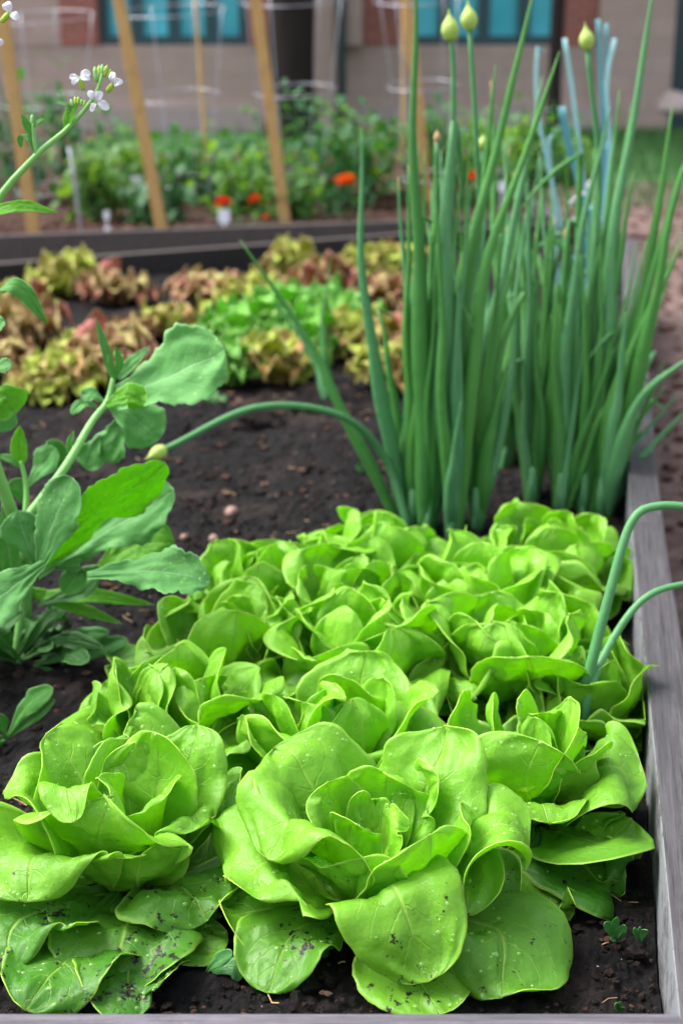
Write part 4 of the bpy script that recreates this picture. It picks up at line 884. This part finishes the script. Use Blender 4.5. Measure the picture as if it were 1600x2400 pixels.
# tomato / pepper plants
def leafcards(mb, c, n, spread, size, r, down=.3):
    for k in range(n):
        p = c+r.normal(0, 1, 3)*spread*.5; az = r.uniform(0, 2*PI); el = r.uniform(-.9, .5)-down*.4
        d = np.array((math.cos(az)*math.cos(el), math.sin(az)*math.cos(el), math.sin(el))); s = size*r.uniform(.55, 1.25)
        sd_ = np.cross(d, (0, 0, 1)); sd_ /= np.linalg.norm(sd_)+1e-9; up = np.cross(sd_, d); w_ = s*r.uniform(.28, .42)
        V = [p, p+d*s*.3+sd_*w_*.8+up*s*.05, p+d*s*.3-sd_*w_*.8+up*s*.05, p+d*s*.35-up*s*.02, p+d*s*.7+sd_*w_*.7-up*s*.06, p+d*s*.7-sd_*w_*.7-up*s*.06, p+d*s-up*s*.2]
        mb.add(V, [[0, 3, 1], [0, 2, 3], [1, 3, 6, 4], [3, 2, 5, 6]])
def bush(px, pyb, h, wd, Y, mat, lb, seed, name='tomato_plant', cat='tomato plant', size=.065, n=210, grp='leafy plants in the far bed'):
    r = np.random.default_rng(seed); b = D(px, pyb, Y); b[2] = SOIL+.03; root = empty(name, b, lb, cat, grp); mb, ms = MB(), MB()
    ns = 6
    for k in range(ns):
        az = r.uniform(0, 2*PI); rr = wd*r.uniform(.15, .5); hh = h*r.uniform(.45, 1.12)
        P = bez([b, b+np.array((math.cos(az)*rr*.5, math.sin(az)*rr*.5, hh*.55)), b+np.array((math.cos(az)*rr, math.sin(az)*rr, hh))], 12)
        V, F = tube(P, np.linspace(.006, .002, 12), 6); ms.add(V, F)
        for j in range(3, 12): leafcards(mb, P[j], int(n/ns/9)+1, wd*.22, size, r)
    leafcards(mb, b+np.array((0, 0, h*.6)), n//6, wd*.4, size, r)
    mk_ = ms.build('stem', MAT['tomato'], root, uv=None); o = mb.build('foliage', MAT[mat], root); o.color = (r.uniform(0, .6), 0, .5, 1)
PL = [(60,430,.66,.6,6.6,'tomato','tallest dark tomato plant at the left edge behind the leftmost stake'),(170,430,.55,.5,6.8,'tomato','dark leafy tomato plant just right of the leftmost stake'),
 (290,430,.30,.42,6.5,'tomato_light','light green pepper plant left of the second stake'),(230,460,.26,.3,6.0,'tomato_light','low yellow-green plant in front, between the first two stakes'),
 (400,420,.25,.45,6.9,'tomato','dark pepper plant right behind the second stake'),(480,430,.31,.42,6.7,'tomato','dark bushy plant under the left window'),
 (560,440,.26,.4,6.3,'tomato_light','light green bushy plant left of the third stake'),(620,420,.33,.45,7.0,'tomato','dark plant in front of the foot of the tree trunk'),
 (720,420,.44,.5,6.8,'tomato','bushy plant right of the third stake, inside a cage'),(800,430,.38,.45,6.5,'tomato','dark plant left of the lone tall onion leaf'),
 (870,420,.36,.4,6.9,'tomato_light','loose grey-green plant left of the tall onion clump'),(960,420,.40,.45,6.6,'tomato','plant growing right behind the tall onion leaves'),
 (1060,410,.42,.45,6.9,'tomato','dark plant seen between the front onion leaves'),(1150,420,.36,.45,6.6,'tomato_light','light plant seen between the two onion clumps'),
 (1240,410,.40,.45,7.0,'tomato','dark plant behind the teal strips, at their left'),(1330,410,.32,.4,7.3,'tomato_light','pale plant at the right end of the far bed'),
 (350,470,.16,.3,5.9,'tomato','low dark seedling bush at the foot of the second stake'),(670,450,.22,.3,6.0,'tomato_light','low light bush at the foot of the third stake')]
for i, (px, pyb, h, wd, Y, mt, lb) in enumerate(PL):
    pep = 'pepper' in lb; bush(px, pyb, h, wd, Y, mt, lb, 300+i, 'pepper_plant' if pep else ('tomato_plant' if 'tomato' in lb else 'leafy_plant'), 'pepper plant' if pep else ('tomato plant' if 'tomato' in lb else 'plant'))
# marigolds
def marigold(px, py, Y, rpx, mt, lb):
    c = D(px, py, Y); root = empty('marigold', (c[0], c[1], SOIL+.03), lb, 'marigold', 'marigolds in the far bed'); R_ = rpx*1.25*Y/FPX; mb = MB(); r = np.random.default_rng(px)
    P = bez([(c[0], c[1], SOIL+.02), (c[0]+.01, c[1], (c[2]+SOIL)/2), tuple(c)], 8); V, F = tube(P, .003, 6); mk('stem', V, F, MAT['tomato'], root)
    for k in range(34):
        az = k*2.4; el = 1.35-1.25*k/34; d = np.array((math.cos(az)*math.cos(el), math.sin(az)*math.cos(el), math.sin(el))); sd_ = np.cross(d, (.1, .2, 1)); sd_ /= np.linalg.norm(sd_); up = np.cross(sd_, d)
        s = R_*r.uniform(.85, 1.1); mb.add([c, c+d*s*.7+sd_*s*.3+up*s*.1, c+d*s-up*s*.1, c+d*s*.7-sd_*s*.3+up*s*.1, c+d*s*.5-up*s*.06], [[0, 4, 1], [4, 2, 1], [4, 3, 2], [0, 3, 4]])
    mb.build('flower', MAT[mt], root)
    mf = MB(); leafcards(mf, np.array((c[0], c[1]+.02, (c[2]+SOIL)/2)), 40, .10, .035, r); mf.build('foliage', MAT['tomato'], root)
marigold(524,482,5.7,20,'marigold','brightest red marigold, low near the board left of centre'); marigold(598,474,5.9,16,'marigold','darker red marigold right of the brightest one')
marigold(260,474,6.0,12,'marigold','small red marigold between the first two stakes'); marigold(812,432,6.0,22,'marigold_orange','orange-red marigold behind the lone tall onion leaf')
marigold(1115,420,6.2,18,'marigold','red marigold seen between the front onion leaves'); marigold(622,512,5.6,8,'marigold_orange','tiny orange marigold at the far board left of the third stake')
marigold(795,425,6.1,12,'marigold_orange','small orange marigold bloom left of the orange-red one')
# plant tags
for (px, py, Y, wp, hp, lb) in ((525,508,5.6,26,34,'white plant tag under the brightest red marigold'),(320,424,6.2,28,20,'white plant tag left of the second stake'),(736,384,6.5,22,20,'white plant tag right of the third stake'),(1176,438,6.1,16,26,'white plant tag between the onion clumps'),(250,505,5.7,14,22,'white plant tag near the board left of the second stake'),(252,540,5.45,14,18,'white plant tag right at the far board')):
    c = D(px, py, Y); s = Y/FPX; zt = c[2]+hp*s/2; x0 = c[0]; mb = MB()
    pr = [(-.5, 1), (-.35, 1.12), (.35, 1.12), (.5, 1), (.5, .2), (.1, 0), (.1, 0), (-.1, 0), (-.5, .2)]
    V = []; H_ = hp*s; z0 = zt-H_
    out = [(a*wp*s, z0+b_*H_) for a, b_ in ((-.5, .1), (.5, .1), (.5, .9), (.35, 1), (-.35, 1), (-.5, .9))]
    leg = [(-.12*wp*s, SOIL), (.12*wp*s, SOIL), (.12*wp*s, z0+.1*H_), (-.12*wp*s, z0+.1*H_)]
    for poly in (out, leg):
        n = len(poly); V = [(x0+a, Y-.001, z) for a, z in poly]+[(x0+a, Y+.001, z) for a, z in poly]
        mb.add(V, [list(range(n)), list(range(n, 2*n))[::-1]]+[[i, i+n, (i+1) % n+n, (i+1) % n] for i in range(n)])
    tag(mb.build('plant_tag', MAT['white_plastic'], smooth=False), lb, 'plant tag', 'white plant tags')
# white pole (thin) by marker
a = D(190, 540, 5.5); b_ = D(172, 410, 5.5); b3 = a+(b_-a)*1.5; V, F = tube([a-(b_-a)*.1, a, b_, b3], .006, 8)
tag(mk('metal_rod', V, F, MAT['wire']), 'thin pale metal rod standing at the far board right of the leftmost stake', 'rod')
# ------------------------------------------------------------------ teal plastic strips behind the onions
def strip(root, pts, wpx, Y, mat):
    P = bez([D(x, y, Y+(dy)) for x, y, dy in pts], 24); T = np.gradient(P, axis=0); T /= np.linalg.norm(T, axis=1)[:, None]; w_ = wpx*Y/FPX/2*.52
    V = []
    for k, (p, t_) in enumerate(zip(P, T)):
        s_ = np.cross(t_, (math.sin(k*.25)*.4, -1, .1)); s_ /= np.linalg.norm(s_); n_ = np.cross(s_, t_)
        for a in np.linspace(-1, 1, 5): V.append(p+s_*w_*a+n_*w_*.35*(a*a))
    o = mk('strip', V, grid_faces(5, 24), mat, root); m_ = o.modifiers.new('t', 'SOLIDIFY'); m_.thickness = .002
YT = 3.1
root = empty('plastic_netting', D(1350, 850, YT), 'teal plastic strips tied upright with a white band, behind the rear onions', 'plastic strips')
for pts, wp, pale in (([(1375,900,0),(1320,560,0),(1262,280,0),(1256,150,0),(1262,108,0),(1275,120,.02)],14,1),([(1380,900,.05),(1372,500,.05),(1345,250,.05),(1322,90,.05)],16,1),
    ([(1350,850,.1),(1420,500,.1),(1410,250,.1),(1400,45,.1)],16,0),([(1360,850,0),(1425,420,0),(1420,200,0),(1440,90,0)],15,1),([(1340,850,.1),(1400,500,.1),(1418,220,.1),(1420,55,.1)],14,0),
    ([(1340,900,0),(1360,700,0),(1370,500,0),(1330,330,0),(1315,250,0)],30,0),([(1370,900,.03),(1390,650,.03),(1410,450,.03),(1425,330,.03)],34,0),([(1350,900,.06),(1365,750,.06),(1380,620,.06),(1375,480,.06)],50,0),
    ([(1310,700,.0),(1300,500,0),(1285,340,0),(1296,318,0)],12,1),([(1380,900,-.02),(1400,700,-.02),(1385,560,-.02)],40,0),([(1350,900,-.03),(1335,700,-.03),(1345,600,-.03)],36,0)):
    strip(root, pts, wp, YT, MAT['teal_pale'] if pale else MAT['teal'])
strip(root, [(1332,482,-.08),(1352,462,-.09),(1370,450,-.09)], 14, YT, MAT['white_plastic']); strip(root, [(1374,440,-.09),(1392,418,-.09),(1406,402,-.08)], 16, YT, MAT['white_plastic'])
strip(root, [(1325,535,-.08),(1345,515,-.09),(1362,488,-.08)], 12, YT, MAT['teal_pale'])

# ------------------------------------------------------------------ building, trees, grass
YB = 16.5
bld = empty('school_building', (0, YB, 0), 'tan concrete block building with red brick piers and teal-framed windows', 'building')
def bpx(x0, y0, x1, y1, Y): return D(x0, y0, Y)[0], D(x1, y1, Y)[0], D(x0, y1, Y)[2], D(x0, y0, Y)[2]
def bbox(name, x0, x1, z0, z1, yf, dep, mat, parent):
    V, F = box(((x0+x1)/2, yf+dep/2, (z0+z1)/2), x1-x0, dep, z1-z0); return mk(name, V, F, MAT[mat], parent, smooth=False)
X = lambda px: D(px, 120, YB)[0]; Z = lambda py: D(800, py, YB)[2]
zs = Z(106)      # sill
# lower wall and piers in one wall part; upper storeys as brick / block bays
bbox('lower_wall', X(-1500), X(1420), -.1, zs, YB, .4, 'block', bld)
bbox('ledge', X(148), X(1440), 0, Z(250), YB-.12, .119, 'stone_ledge', bld)
bbox('wall_block', X(-1500), X(145), zs+.001, 6, YB-.02, .42, 'block', bld)
bbox('brick_pier', X(145.5), X(233), zs+.002, 6, YB-.03, .4, 'brick', bld)
bbox('brick_pier', X(582), X(645), zs+.002, 6, YB-.03, .4, 'brick', bld)
bbox('wall_block', X(645.5), X(848), zs+.001, 6, YB-.3, .7, 'block', bld)
bbox('column', X(738), X(782), 0, 6, YB-.5, .19, 'block', bld)
bbox('brick_pier', X(850), X(945), zs+.002, 6, YB-.03, .4, 'brick', bld)
bbox('brick_pier', X(1320), X(1395), zs+.002, 6, YB-.03, .4, 'brick', bld)
bbox('wall_block', X(1396), X(1572), -.1, 6, YB-.1, .5, 'block', bld)
bbox('door', X(1574), X(1680), 0, 4, YB+.2, .1, 'frame_teal', bld)
bbox('wall_block', X(1682), X(3200), -.1, 6, YB-.1, .5, 'block', bld)
bbox('upper_wall', X(-1500), X(3200), 6.001, 8.5, YB-.05, .6, 'brick', bld)
for (a, b_, mull) in ((234, 581, (300, 405, 490, 500)), (946, 1319, (1020, 1110, 1210))):
    x0, x1 = X(a), X(b_); f = empty('window', (x0, YB, zs)); f.parent = bld; f.location = Vector((x0, YB, zs))-bld.location
    mb = MB(); fw = .1
    for (u0, u1, w0, w1) in ((x0, x1, zs, zs+fw), (x0, x0+fw, zs+fw, 3.0), (x1-fw, x1, zs+fw, 3.0), (x0+fw, x1-fw, 2.9, 3.0)): mb.add(*box(((u0+u1)/2, YB+.12, (w0+w1)/2), u1-u0, .1, w1-w0))
    n_ = 4 if a == 234 else 4
    for k in range(1, n_): xx = x0+(x1-x0)*k/n_; mb.add(*box((xx, YB+.12, (zs+3.0)/2), .13, .08, 3.0-zs-.2))
    o = mb.build('frame', MAT['frame_teal'], None, smooth=False); o.parent = f; o.location = -Vector(parent_world(f))
    for k in range(n_):
        xa = x0+(x1-x0)*k/n_+.06; xb = x0+(x1-x0)*(k+1)/n_-.06
        V, F = box(((xa+xb)/2, YB+.16, (zs+3.0)/2), xb-xa-.001, .02, 3.0-zs-.06); o = mk('pane', V, F, MAT['pane'], None, smooth=False); o.parent = f; o.location = -Vector(parent_world(f))
    V, F = box(((x0+x1)/2, YB+.25, 4.5), x1-x0-.002, .3, 2.98); mk('wall_block', V, F, MAT['block'], bld, smooth=False)
dp = X(800); V, F = tube([(dp, YB-.6, 0), (dp, YB-.6, 3), (dp, YB-.6, 6)], .055, 12); mk('downpipe', V, F, MAT['grey_pipe'], bld)
# trees
def trunk(px0, px1, Y, lb, htop=5.5, seed=1, forked=False):
    xa, xb = D(px0, 150, Y)[0], D(px1, 150, Y)[0]; r0 = (xb-xa)/2; xc = (xa+xb)/2; root = empty('tree', (xc, Y, 0), lb, 'tree', 'trees in front of the building')
    P = bez([(xc, Y, -.05), (xc, Y, .3), (xc+.01, Y, 1.5), (xc+.1, Y, 3.2), (xc+.05, Y, htop)], 40); V, F = tube(P, r0*np.interp(np.linspace(0, 1, 40), [0, .03, .12, .6, 1], [1.5, 1.2, 1.0, .85, .4]), 28)
    c = P.repeat(28, 0); k = 1+.10*(fbm(np.arctan2(V[:, 1]-c[:, 1], V[:, 0]-c[:, 0])*5+20, V[:, 2]*1.5+9, seed, 3)-.4)*2; V = c+(V-c)*k[:, None]
    mk('trunk', V, F, MAT['bark'], root)
    r = np.random.default_rng(seed); mb = MB(); tp = P[-1]
    for q in range(7):
        az = q*.9; e = tp+np.array((math.cos(az)*1.5, math.sin(az)*1.2, r.uniform(.6, 2))); S_ = bez([P[30], (P[30]+e)/2+(0, 0, .3), e], 8)
        V, F = tube(S_, np.linspace(r0*.3, .02, 8), 8); mk('limb', V, F, MAT['bark'], root)
        leafcards(mb, e, 260, 1.5, .16, r); leafcards(mb, (e+P[30])/2+(0, 0, .5), 120, 1.2, .16, r)
    mb.build('crown', MAT['tomato'], root)
trunk(628, 738, 15.0, 'thick dark tree trunk rising left of the grey downpipe', seed=4)
trunk(1284, 1316, 14.0, 'slim dark tree trunk behind the tall onions, right of the right window', seed=7)
# grass strip by the wall
gm = MB(); 
def grass_patch(x0, x1, y0, y1, n, h):
    for k in range(n):
        x, y = rng.uniform(x0, x1), rng.uniform(y0, y1); a = rng.uniform(0, PI); w_ = .006; hh = h*rng.uniform(.5, 1.2); dx, dy = rng.normal(0, .03, 2)
        gm.add([(x-math.cos(a)*w_, y-math.sin(a)*w_, 0), (x+math.cos(a)*w_, y+math.sin(a)*w_, 0), (x+dx, y+dy, hh)], [[0, 1, 2]])
grass_patch(-1.2, 2.2, 11.0, 14.0, 9000, .10); grass_patch(2.0, 6.5, 10.5, 16.0, 16000, .10); grass_patch(.9, 2.4, 8.5, 11., 1500, .06)
tag(gm.build('grass', MAT['grass'], smooth=False), kind='stuff')
gv, gf = box((2.0, 13.3, .004), 9, 6, .006); tag(mk('lawn', gv, gf, MAT['grass'], smooth=False), kind='structure')
V, F = lump((0, 0, 0), .22, np.random.default_rng(5), .7); p = G(1590, 170, .1); p = D(1590, 150, 15.5); V = V+np.array((p[0], 15.5, .32))
o = mk('stone', V, F, MAT['stone_ledge']); s = o.modifiers.new('s', 'SUBSURF'); s.levels = s.render_levels = 2; tag(o, 'pale boulder by the wall at the far right, on the grass', 'boulder')
